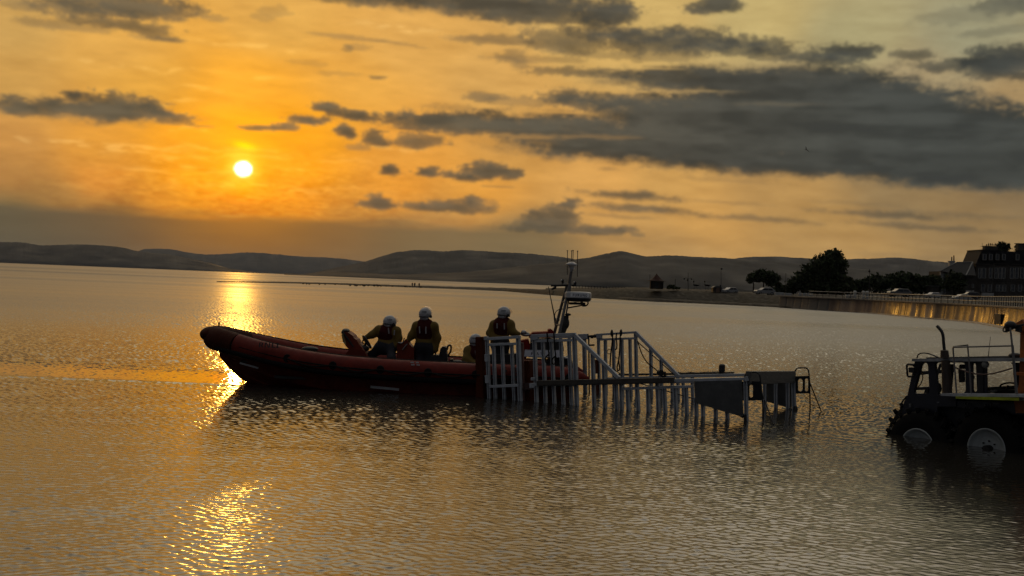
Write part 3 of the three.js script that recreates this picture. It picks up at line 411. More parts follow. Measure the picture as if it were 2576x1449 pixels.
{ // house with hipped roof
  const d = 274, h = thing('hip_roof_house', 'two storey house with hipped slate roof and a chimney, left of the tall terrace', 'house', at(2410, 746, d));
  obj('wall', [FW(2371, 682, 2429, 750, d, 9), FW(2430, 692, 2453, 750, d - 2, 11)], M.stone, h);
  const A = at(2407, 659.6, d + 4), B = at(2447, 659.6, d + 4), e = [at(2364, 682, d - .6), at(2430.5, 692.5, d - 3), at(2455, 693, d - 3), at(2458, 688, d + 9), at(2366, 682, d + 9)];
  const P = [], tr = (...v) => v.forEach((q) => P.push(q.x, q.y, q.z)); tr(e[0], e[1], B); tr(e[0], B, A); tr(e[1], e[2], B); tr(e[2], e[3], B); tr(e[3], e[4], A); tr(e[3], A, B); tr(e[4], e[0], A); tr(e[0], e[4], e[3]); tr(e[0], e[3], e[2]); tr(e[0], e[2], e[1]);
  const g = new THREE.BufferGeometry(); g.setAttribute('position', new THREE.Float32BufferAttribute(P, 3)); g.computeVertexNormals(); const rf = obj('roof', g, M.slate, h);
  obj('roof_ridge', [rod(A, B, .1), rod(B, e[1], .16), rod(A, e[0], .08)], M.frame, rf);
  const ch = obj('chimney', [FW(2390, 657, 2402, 672, d + 6, 1.1), FW(2388.5, 656, 2403.5, 658.5, d + 5.9, 1.3)], M.whitewash, rf); for (const [X, Y] of [[2394.3, 646], [2399.6, 642.5]]) obj('chimney_pot', rod(at(X, 657, d + 6.5), at(X, Y, d + 6.5), .16, .12, 8), M.redTile, ch);
  obj('corner_trim', [FW(2366, 684, 2370.5, 748, d - .1, .4), FW(2425, 690, 2429, 748, d - .1, .4)], M.whitewash, h); windowAt(h, 2373, 688, 2378, 708, d); windowAt(h, 2373, 718, 2378, 738, d); windowAt(h, 2446, 715, 2449, 723, d - 2, false); obj('door', FW(2446, 730, 2449.5, 747, d - 2.06, .06), M.whitewash, h); obj('skirting', FW(2430, 730, 2444, 736, d - 2.1, .1), M.whitewash, h);
}
{ const d = 300, h = thing('distant_house', 'tiny far house with pale gable among the hedge tops', 'house', at(2310, 712, d)); obj('wall', FW(2300, 697, 2318, 712, d, 5), M.stone, h); obj('roof', shaped([[2298, 697.5], [2306, 692], [2312, 692], [2320, 697.5]], d, 5), M.slate, h); obj('window', FW(2309, 687, 2312.5, 692, d - .2, .2), M.whitewash, h); }
{ const d = 268, h = thing('garden_shed', 'low flat-roofed outbuilding beside the hip-roofed house', 'shed', at(2350, 742, d)); obj('wall', FW(2341, 720, 2362, 745, d, 4), M.stone, h); obj('roof', FW(2339, 718.4, 2364, 720.4, d - .3, 4.6), M.frame, h); }
{ // shelter
  const d = 257, h = thing('beach_shelter', 'small square hut with steep pyramid roof alone on the grassy bank', 'hut', at(1650, 728, d)), s = d / FOC, c = at(1650.5, 727, d - 1.5), tk = mat(.075, .06, .05, .9);
  const w = 15 * s * 1.0, hh = 19.5 * s; const wl = obj('wall', [box(c.x, c.y + hh / 2, c.z, w * 1.9, hh, w * 1.9)], tk, h); obj('doorway', box(c.x, c.y + hh * .42, c.z + w * .97, w * .5, hh * .8, .08), M.black, wl);
  for (const k of [-1, 1]) obj('post', rod(V(c.x + k * w, c.y, c.z + w), V(c.x + k * w, c.y + hh + .1, c.z + w), .09), M.black, h);
  const pr = [[0, 18.5], [1.2, 16], [4.5, 10.5], [8.5, 5.2], [13, 1.6], [17.6, 0], [17.6, -.8], [0, -.8]].map(([x, y]) => new THREE.Vector2(x * s * 1.62, y * s)); const g = new THREE.LatheGeometry(pr, 4); g.rotateY(Math.PI / 4); g.translate(c.x, c.y + hh + .1, c.z); obj('roof', clean(g.toNonIndexed()), M.redTile, h);
}
// lamp posts and masts
function lamp(name, label, X, Yt, Yb, d, head, group) { const t = thing(name, label, 'lamp post', at(X, Yb, d), group); obj('pole', rod(at(X, Yb + 3, d), at(X, Yt, d), .07, .045, 7), M.black, t); if (head) head(t, at(X, Yt, d)); return t; }
lamp('lamp_post', 'slim bare pole rising behind the hut', 1635, 690, 722, 275);
lamp('lamp_post', 'short pole with small white head between the hut and the crossed mast', 1699, 701, 724, 270, (t, p) => obj('lamp_head', ball(p, .16), M.frame, t));
lamp('lamp_post', 'ornate lamp post with a cross arm and two lanterns on the bank', 1731, 686, 728, 258, (t, p) => { obj('arm', [rod(p.clone().add(V(-.7, -1.15, 0)), p.clone().add(V(.7, -1.15, 0)), .035)], M.black, t); for (const k of [-1, 1]) obj('lantern', [ball(p.clone().add(V(k * .75, -1.3, 0)), .16, 1, 1.3, 1)], M.black, t); obj('lantern', [ball(p.clone().add(V(0, -1.5, 0)), .2, 1, 1.6, 1)], M.black, t); });
lamp('lamp_post', 'tall dark mast with a small box near its foot, beside the kiosk', 1814, 676, 732, 258, (t, p) => { obj('lamp_head', [ball(p.clone().add(V(.1, 0, 0)), .2, 1.3, 1, 1)], M.black, t); obj('switch_box', [box(p.x, p.y - 3.6, p.z, .35, .5, .3), box(p.x, p.y - 4.1, p.z, .45, .3, .3)], M.black, t); });
lamp('lamp_post', 'plain thin pole standing between the two trees', 1977, 687, 736, 262);
lamp('lamp_post', 'lamp post with lantern head in front of the hedge row', 2187, 682, 748, 235, (t, p) => { obj('lantern', [ball(p, .2, 1, 1.3, 1), rod(p.clone().add(V(0, .2, 0)), p.clone().add(V(0, .42, 0)), .04)], M.black, t); obj('arm', rod(p, p.clone().add(V(.35, -.05, 0)), .03), M.black, t); });
for (const [X, l] of [[1749, 'dark boat-shaped planter on thin legs, left one of the two on the bank'], [1777, 'dark boat-shaped planter on thin legs, right one near the kiosk']]) {
  const d = 258, p = at(X, 717, d), t = thing('planter', l, 'planter', at(X, 727, d)); const g = new THREE.SphereGeometry(.55, 10, 6, 0, 6.3, Math.PI / 2, Math.PI / 2); g.scale(1.3, .6, .6); g.translate(p.x + .2, p.y + .1, p.z); obj('basket', [g, ball(p.clone().add(V(.2, .1, 0)), .5, 1.25, .25, .55)], M.black, t); obj('leg', [rod(p.clone().add(V(.4, -1, 0)), p.clone().add(V(.4, 0, 0)), .03), rod(p.clone().add(V(-.2, -1, 0)), p.clone().add(V(-.2, 0, 0)), .03)], M.black, t); obj('sprig', [rod(p.clone().add(V(-.3, 0, 0)), p.clone().add(V(-.35, .75, 0)), .03), ball(p.clone().add(V(-.35, .7, 0)), .14, 1, 1.5, 1)], M.leafDark, t);
}
{ const d = 256, t = thing('kiosk', 'low brown kiosk with sloping top at the foot of the tall mast', 'kiosk', at(1804, 736, d)); obj('wall', [FW(1794, 723, 1815, 737, d, 2.2)], M.brown, t); obj('front_board', FW(1802, 722, 1810, 737, d - .1, .1), mat(.2, .11, .06, .8), t); obj('roof', shaped([[1792.5, 723.5], [1800, 719.5], [1810, 719.5], [1816.5, 723.5]], d - .2, 2.6), mat(.1, .09, .08, .8), t); }
// cars
function car(name, label, X, Y, d, len, turn, colour) {
  const b = at(X, Y, d), t = thing(name, label, 'car', b), s = len / 4.2, pt = (x, y) => [x * s, y * s];
  const place = (g) => { g.rotateY(turn); g.translate(b.x, b.y, b.z); return g; };
  const ex = (pts, w, bev = .06) => { const g = new THREE.ExtrudeGeometry(new THREE.Shape(pts.map(([x, y]) => new THREE.Vector2(...pt(x, y)))), { depth: w * s, bevelEnabled: true, bevelSize: bev, bevelThickness: bev, bevelSegments: 2 }); g.translate(0, 0, -w * s / 2); return place(g); };
  const body = mat(...colour, .35);
  obj('body', ex([[-2.05, .35], [-2.1, .75], [-1.95, .92], [-1.1, 1.0], [-.45, 1.48], [1.3, 1.5], [1.95, 1.0], [2.08, .9], [2.05, .35]], 1.62), body, t);
  obj('window', [ex([[-.95, 1.03], [-.38, 1.41], [.35, 1.42], [.35, 1.03]], 1.76, .01), ex([[.45, 1.03], [.45, 1.42], [1.22, 1.42], [1.6, 1.05]], 1.76, .01)], M.glass, t);
  obj('windscreen', ex([[-1.1, 1.03], [-.46, 1.47], [-.42, 1.44], [-1.0, 1.03]], 1.4, .03), M.glass, t);
  for (const x of [-1.3, 1.3]) for (const z of [-.78, .78]) { const g = new THREE.CylinderGeometry(.33 * s, .33 * s, .22 * s, 14); g.rotateX(Math.PI / 2); g.translate(x * s, .33 * s, z * s); const w = obj('wheel', place(g), M.rubber, t); const k = new THREE.CylinderGeometry(.2 * s, .2 * s, .24 * s, 10); k.rotateX(Math.PI / 2); k.translate(x * s, .33 * s, z * s); obj('rim', place(k), M.steel, w); }
  for (const z of [-.6, .6]) { const g = new THREE.SphereGeometry(.12 * s, 8, 6); g.translate(-2.08 * s, .72 * s, z * s); obj('headlight', place(g), M.signal, t); }
}
car('parked_car', 'pale car parked beside the brown kiosk', 1836, 738, 256, 3.3, .5, [.45, .46, .47]);
car('parked_car', 'silver car parked below the umbrella-topped tree', 1923, 742, 255, 4.1, .25, [.4, .4, .41]);
car('parked_car', 'long low car roof showing over the railing below the hedge row', 2262, 747, 236, 4.3, .1, [.2, .2, .2]);
car('parked_car', 'white car half hidden by the railing left of the hip-roofed house', 2346, 750, 232, 2.9, .3, [.6, .6, .6]);
car('parked_car', 'dark car parked in front of the hip-roofed house', 2440, 752, 235, 3.6, 0, [.05, .05, .055]);
car('parked_car', 'pale car seen through the railing below the tall terrace', 2418, 757, 215, 3.0, .2, [.55, .55, .53]);
// white blocks and pillars on the promenade
{ const blocks = [[1949, 1972, 736, 745, 250], [1974, 1990, 737.5, 745.5, 250], [2008, 2016, 738, 747, 246], [2018, 2026, 738.3, 747.2, 246], [2028, 2036, 738.6, 747.4, 246], [2037.5, 2044, 739, 747.6, 246], [2127, 2134, 741.5, 749.5, 226], [2136, 2143, 742, 750, 226], [2145, 2152, 742, 750, 226]];
  const L = ['longest white concrete block, first from the left by the ramp', 'white concrete block second from the left by the ramp', 'first white block of the row of four behind the railing', 'second white block of the row of four behind the railing', 'third white block of the row of four behind the railing', 'last white block of the row of four behind the railing', 'white cube left of the first white pillar, first of three', 'white cube left of the first white pillar, middle of three', 'white cube touching the first white pillar'];
  blocks.forEach(([a, b, c, e, d], i) => { const p = at((a + b) / 2, (c + e) / 2, d), k = d / FOC; const o = obj('concrete_block', [box(p.x, p.y, p.z, (b - a) * k, (e - c) * k, .8), box(p.x, p.y + (e - c) * k * .5, p.z, (b - a) * k * .86, .1, .7)], M.whitewash); tag(o, L[i], 'block', i > 5 ? 'white cubes beside the pillars' : 'white blocks along the promenade'); }); 
  [[2150, 731, 750, 226, 'round-topped white pillar on the promenade, leftmost of three'], [2171.5, 731, 752, 222, 'round-topped white pillar on the promenade, middle of three'], [2180.5, 731.5, 752.5, 222, 'round-topped white pillar on the promenade, rightmost of three']].forEach(([X, a, b, d, l]) => { const k = d / FOC, p0 = at(X, b, d), h = (b - a) * k, t = thing('pillar', l, 'pillar', p0, 'white pillars on the promenade'); obj('shaft', [box(p0.x, p0.y + h * .4, p0.z, .44, h * .8, .44)], M.whitewash, t); obj('cap', [ball(V(p0.x, p0.y + h * .8, p0.z), .34, 1, .8, 1)], M.whitewash, t); });
}
// wooden fence along the far end of the spit
{ const f = thing('fence', 'distant post fence on the low shore behind the radar scanner', 'fence', at(1510, 724, 300)); for (let i = 0; i < 18; i++) { const X = 1442 + i * 7.6, Y = 722 + i * .3; obj('post', rod(at(X, Y + 3, 300), at(X, Y - 5, 300), .06), M.black, f); } obj('rail', [rod(at(1440, 718, 300), at(1574, 723, 300), .035), rod(at(1440, 721, 300), at(1574, 726, 300), .035)], M.black, f); }
// stones on the shingle spit
{ reseed(77); const g = []; for (let i = 0; i < 36; i++) { const X = rr(760, 1080), w = onWater(X, 711 + (X - 545) * .03 - rr(0, 2)), r = rr(.1, .32); const q = new THREE.IcosahedronGeometry(r, 1); q.scale(1.4, .7, 1); q.translate(w.x, .15 + .35 * (X - 545) / 700, w.z); g.push(q); } const m = obj('beach_stones', g, M.shingle); tag(m, 'dark stones scattered along the thin shingle spit', 'stones', null, 'stuff'); }

// ------------------------------------------------------------------ launching carriage: two slatted sides in parallel upright planes
const NP = plane(onWater(1340, 1011), V(Math.cos(.454), 0, Math.sin(.454))), WD = 3.15, FP = NP.shift(WD);
{
  const c = thing('launching_carriage', 'grey galvanised lifeboat launching carriage standing in the water with slatted sides round the boat stern', 'boat carriage', NP.on(1550, 960).setY(0).addScaledVector(NP.n, WD / 2));
  const bar = (P, X0, Y0, X1, Y1, w, t = .07, off = 0) => beam(P.on(X0, Y0, off), P.on(X1, Y1, off), w, t, P.n);
  // a channel-section post: two flanges and a recessed web
  const post = (P, X0, Y0, X1, Y1, w = .075, m = M.galv, name = 'post') => {
    const a = P.on(X0, Y0), b = P.on(X1, Y1), d = b.clone().sub(a).normalize(), e = b.clone().addScaledVector(d, .75), s = P.n.clone().cross(d).normalize();
    const f = [-1, 1].map((k) => beam(a.clone().addScaledVector(s, k * w * .36), e.clone().addScaledVector(s, k * w * .36), w * .28, .08, P.n)); f.push(beam(a.clone().addScaledVector(P.n, .02), e.clone().addScaledVector(P.n, .02), w * .7, .03, P.n)); return obj(name, f, m, c);
  };
  // near side: gate
  const padM = M.pad;
  obj('fender_pad', [bar(NP, 1212.5, 847, 1213.5, 1012, .19, .3, .12)], padM, c); obj('fender_pad', [bar(NP, 1328, 906, 1330, 1024, .2, .3, .3)], padM, c); obj('fender_post', [bar(NP, 1313, 862, 1317, 1018, .06, .08, .1)], mat(.22, .1, .08, .8), c);
  obj('gate_rail', bar(NP, 1219, 853, 1309, 847.5, .062), M.galv, c); obj('gate_rail', bar(NP, 1227, 867, 1303, 864.5, .055), M.galv, c); obj('gate_rail', bar(NP, 1232, 972.4, 1306, 969.3, .058, .09), M.galv, c);
  post(NP, 1225, 850, 1231, 1001, .066); post(NP, 1241.5, 866, 1247, 1003, .056); post(NP, 1263, 865, 1269, 1004, .056); post(NP, 1287, 864, 1294, 1007, .056); post(NP, 1303.5, 848, 1309, 1009, .085);
  obj('hinge_plate', [bar(NP, 1225.5, 891, 1226.5, 910, .1, .09)], M.galv, c); obj('hinge_plate', [bar(NP, 1226.5, 944, 1227.5, 964, .1, .09)], M.galv, c); obj('hinge_plate', [bar(NP, 1219, 851, 1227, 850.6, .085, .1)], M.galv, c);
  obj('gate_latch', [bar(NP, 1303, 972, 1343, 971, .14, .1, .12), bar(NP, 1303, 979, 1343, 978, .03, .06, .05)], mat(.1, .045, .04, .8), c);
  // near side: main frame
  obj('end_bracket', slab([[1333.5, 845], [1352, 844], [1352, 853.5], [1337, 856], [1333.5, 862]].map(([x, y]) => NP.on(x, y, -.05)), NP.n, .1), M.galv, c);
  obj('end_bracket', [bar(NP, 1342, 949, 1343, 957, .1, .1), bar(NP, 1340, 964, 1341, 976, .13, .1, -.01), bar(NP, 1341, 968, 1356, 967, .07, .1)], M.galv, c);
  obj('top_rail', bar(NP, 1337, 845.3, 1447.5, 840.8, .066, .09), M.galv, c); obj('frame_rail', bar(NP, 1346, 857.7, 1440, 855.6, .056), M.galv, c);
  obj('diagonal_strut', bar(NP, 1444.5, 841.5, 1557, 951, .072, .09), M.galv, c);
  post(NP, 1344, 845, 1350, 1011, .07); for (const [a, b, y0, y1] of [[1365.5, 1373, 857, 1013], [1387, 1395, 857, 1014], [1411, 1418, 857, 1016], [1431, 1438.5, 857, 1017]]) post(NP, a, y0, b, y1, .062);
  post(NP, 1444.5, 843, 1451, 1021, .085);
  obj('side_runner', bar(NP, 1353, 964, 1696, 956, .11, .16, -.04), M.plank, c); obj('runner_beam', bar(NP, 1353, 969.6, 1696, 961.6, .03, .1, -.02), M.galv, c);
  for (const [a, b, y0, y1] of [[1490.5, 1495, 889, 1022], [1518.5, 1522, 916, 1025], [1549, 1552, 947, 1028], [1562.5, 1564, 958, 1029], [1578, 1581, 977, 1030], [1602, 1606, 960, 1033], [1630, 1631.5, 977, 1035], [1653.5, 1656.5, 960, 1039], [1671, 1674, 977, 1041], [1698, 1701, 974, 1043], [1725.5, 1728, 973, 1045], [1751, 1752.5, 1000, 1051], [1768, 1769, 1000, 1052], [1800, 1801, 1020, 1054], [1829, 1830.5, 1030, 1058]]) post(NP, a, y0, b, y1, .07);
  obj('lower_rail', bar(NP, 1566, 977.7, 1745, 972, .055), M.galv, c); obj('lower_rail', bar(NP, 1690, 962.5, 1744, 961, .03), M.galv, c);
  obj('top_rail', bar(NP, 1690, 957, 1881, 952.8, .062, .09), M.galv, c); obj('end_bracket', bar(NP, 1877, 947, 1880, 959, .07, .1), M.galv, c);
  const sp = (pts, P, off, t, holes = []) => slab(pts.map(([x, y]) => P.on(x, y, off)), P.n, t, holes.map((h) => h.map(([x, y]) => P.on(x, y, off))));
  const slot = (X0, Y0, X1, Y1) => { const r = (X1 - X0) / 2, cx = (X0 + X1) / 2, o = []; for (let i = 0; i <= 8; i++) { const t = Math.PI * i / 8; o.push([cx + Math.cos(t) * r, Y0 + r - Math.sin(t) * r]); } for (let i = 0; i <= 8; i++) { const t = Math.PI * i / 8; o.push([cx - Math.cos(t) * r, Y1 - r + Math.sin(t) * r]); } return o; };
  obj('side_panel', sp([[1746, 959.5], [1866, 956], [1869.5, 1046], [1866, 1048.5], [1752, 1014.5], [1748.5, 1010]], NP, -.07, .025), M.galvDark, c);
  obj('step_panel', sp([[1865, 960], [1914, 959], [1916, 1007], [1868, 1008]], NP, .12, .03, [slot(1884.5, 968, 1894, 1000), slot(1870, 970, 1877, 1001)]), M.black, c);
  post(NP, 1875.5, 957, 1878, 1057, .07); obj('tow_hook', [pipe([[1866, 1050], [1868, 1045], [1873, 1045], [1875.5, 1052], [1875, 1064]].map(([x, y]) => NP.on(x, y, -.02)), .035, 16)], M.black, c);
  // tie wires and ropes between the sides
  obj('tie_wire', rod(NP.on(1604, 963, .3), FP.on(1745, 1003, -2.4), .012), M.black, c); obj('tie_wire', rod(FP.on(1604, 860), FP.on(1700, 946), .012), M.black, c);
  obj('hand_step', pipe([[1872.5, 955], [1873, 947], [1877, 939.6], [1886, 936.7], [1902, 936.7], [1909, 941], [1912, 948], [1915, 975], [1918, 1005], [1920, 1072]].map(([x, y]) => NP.on(x, y, .1)), .015, 60), M.black, c);
  obj('hand_step_brace', rod(NP.on(1916, 986, .1), NP.on(1946, 1068, -.35), .014), M.black, c);
  // far side
  obj('end_bracket', [bar(FP, 1501, 846, 1514, 845.4, .12, .1)], M.galv, c); obj('top_rail', bar(FP, 1500, 842.3, 1601.5, 835.6, .05, .09), M.galv, c); obj('frame_rail', bar(FP, 1503, 854.5, 1600, 850.8, .05), M.galv, c);
  obj('diagonal_strut', bar(FP, 1598.5, 835.5, 1709, 947.5, .07, .09), M.galv, c);
  for (const [a, b, y0, w] of [[1505.5, 1508, 842, .055], [1522.7, 1525, 853, .062], [1543.5, 1545.5, 853, .062], [1564, 1567, 852, .068], [1584.6, 1588, 852, .062], [1599, 1602.5, 838, .068], [1637, 1639, 876, .066], [1663, 1665, 902, .062], [1690, 1692, 945, .062], [1705, 1707, 946, .062], [1718, 1720, 947, .06], [1741, 1743, 947, .06], [1923.5, 1924, 956, .07], [1951.5, 1952, 956, .07], [1981.5, 1982, 955, .07]]) post(FP, a, y0, b, 1012, w);
  post(FP, 1995.5, 941, 1998.5, 1046, .085); obj('wheel_hub', [ball(FP.on(2001, 1036), .09, .6, 1.7, 1), ball(FP.on(1988, 1038, -.1), .07, .7, 1.6, 1)], M.black, c);
  obj('top_rail', bar(FP, 1700, 946.9, 2001, 940.4, .066, .1), M.galv, c); obj('top_rail', bar(FP, 1527, 952.5, 1700, 947, .05, .1), M.galv, c); obj('side_runner', bar(FP, 1554, 942.8, 1845, 938.2, .045, .14, .14), M.plank, c);
  for (const X of [1706, 1737.5, 1771]) obj('runner_bolt', rod(FP.on(X, 941.5, .14), FP.on(X, 935, .14), .016), M.black, c); obj('tie_wire', pipe([[1706, 936.5], [1721, 938], [1737, 936.3], [1754, 937.6], [1771, 936], [1816, 935]].map(([x, y]) => FP.on(x, y, .14)), .006, 30, 4), M.black, c);
  obj('lower_rail', bar(FP, 1882, 955.3, 1992, 953.4, .03), M.galv, c);
  obj('side_panel', sp([[1927, 960], [1991, 959], [1991, 1028.5], [1928, 1010]], FP, .1, .025), M.galvDark, c);
  obj('step_panel', sp([[2000.5, 946.5], [2035, 945.5], [2035.5, 990], [2000.5, 990]], FP, 0, .03, [slot(2007, 953, 2019, 984.5), slot(2024.5, 952, 2033, 984.5)]), M.black, c);
  obj('hand_step', pipe([[1999.6, 946], [2000, 936], [2003, 928.5], [2009, 925.8], [2026, 925.4], [2032, 929], [2034.5, 936], [2036.5, 962], [2037.5, 1000], [2038, 1066]].map(([x, y]) => FP.on(x, y)), .015, 60), M.black, c);
  obj('hand_step_brace', rod(FP.on(2036.5, 961), FP.on(2067.5, 1039), .013), M.black, c);
  // shore end cross beam and the near-to-far tie
  { const a = NP.on(1881, 950.5), b = FP.on(1996, 948); obj('cross_beam', [beam(a, b, .26, .1, NP.u)], M.galvDark, c); const a2 = NP.on(1881, 1090), b2 = FP.on(1996, 1070); obj('cross_beam', [beam(a2, b2, .2, .2, NP.u)], M.galvDark, c); const a3 = NP.on(1560, 1080), b3 = FP.on(1690, 1060); obj('cross_beam', [beam(a3, b3, .2, .2, NP.u)], M.galvDark, c); }
  // far gate, seen over the boat
  obj('end_bracket', bar(FP, 1456, 847, 1479, 846.4, .13, .12), M.galv, c); obj('gate_rail', bar(FP, 1385, 849, 1470, 845.6, .06), M.galv, c); post(FP, 1469.5, 850, 1473, 1010, .085); post(FP, 1388, 850, 1392, 1005, .062); post(FP, 1410, 850, 1414, 1005, .062); post(FP, 1432, 850, 1436, 1007, .062);
  obj('gate_latch', [bar(FP, 1472, 846, 1500, 845.5, .05, .06), bar(FP, 1476, 844.5, 1480, 844.3, .09, .06), bar(FP, 1486, 847, 1492, 847, .08, .05), ball(FP.on(1496, 845.5), .045)], M.black, c);
  obj('latch_rod', [rod(FP.on(1481, 846), FP.on(1482.5, 1000), .018), rod(FP.on(1482, 868.4), FP.on(1495, 868), .022)], M.black, c);
  obj('fender_pad', bar(FP, 1497.5, 905, 1499, 940, .085, .3, -.1), padM, c); obj('fender_pad', bar(FP, 1500, 968, 1502, 1004, .07, .3, -.1), padM, c);
  // lights
  const lamps = (X, Y, w, h, name) => { const p = FP.on(X, Y, .1); const g = new RoundedBoxGeometry(w, h, .12, 3, Math.min(w, h) * .35); g.translate(p.x, p.y, p.z); return obj(name, [g, rod(FP.on(X, Y + 5, .1), FP.on(X, Y + 15, .1), .02), box(FP.on(X, Y + 14, .1).x, FP.on(X, Y + 14, .1).y, FP.on(X, Y + 14, .1).z, .22, .03, .1)], M.black, c); };
  lamps(1816, 927, .14, .2, 'tail_light');
  { const p = FP.on(1661, 938, -.08), g = new THREE.CylinderGeometry(.072, .072, .09, 18); g.rotateX(Math.PI / 2); g.rotateY(.3); g.translate(p.x, p.y, p.z); obj('round_lamp', [g], M.black, c); obj('winch', [ball(FP.on(1672, 938, -.05), .035), rod(FP.on(1672, 936, -.05), FP.on(1673, 948, -.05), .03), box(FP.on(1675, 948).x, FP.on(1675, 948).y, FP.on(1675, 948).z, .2, .05, .12)], M.black, c); }
  // ropes hanging on the far frame
  const rp = (pts, r = .017, P = FP, off = -.09) => pipe(pts.map(([x, y]) => P.on(x, y, off)), r, pts.length * 8, 5);
  obj('rope', rp([[1538, 834.5], [1541, 843], [1540, 860], [1537, 885], [1535, 910], [1534.5, 927]]), M.rope, c); obj('rope', rp([[1551, 837], [1550, 850], [1551.5, 865], [1551, 876], [1547, 880]]), M.rope, c);
  obj('rope', rp([[1561.5, 833], [1560, 850], [1558.5, 880], [1556.5, 905], [1552.5, 922], [1553.5, 932], [1557, 932], [1558.5, 924], [1556, 908]]), M.rope, c);
  obj('rope', rp([[1537, 880], [1530, 880], [1527, 886], [1531, 890], [1536, 889]], .008), M.rope, c); obj('rope', rp([[1547, 896], [1551, 901], [1557, 900]], .008), M.rope, c);
  obj('rope_cleat', [ball(FP.on(1539, 838, -.06), .05, .7, 1.7, 1), ball(FP.on(1562, 837, -.06), .05, .7, 1.7, 1)], M.black, c);
  obj('rope', rp([[1604, 858], [1609, 875], [1617, 895], [1628, 912], [1640, 922], [1655, 934]], .014), M.rope, c); obj('rope', rp([[1529, 921], [1545, 930], [1560, 940]], .012), M.rope, c);
  for (const [X, b] of [[1377, 902], [1394, 906]]) obj('rope', rp([[X - 1, 838], [X, 850], [X + 1, 870], [X + 4, b - 8], [X + 2, b + 8], [X - 4, b + 9], [X - 5, b - 2], [X + 3, b - 10]], .016, NP, -.08), M.rope, c);
}

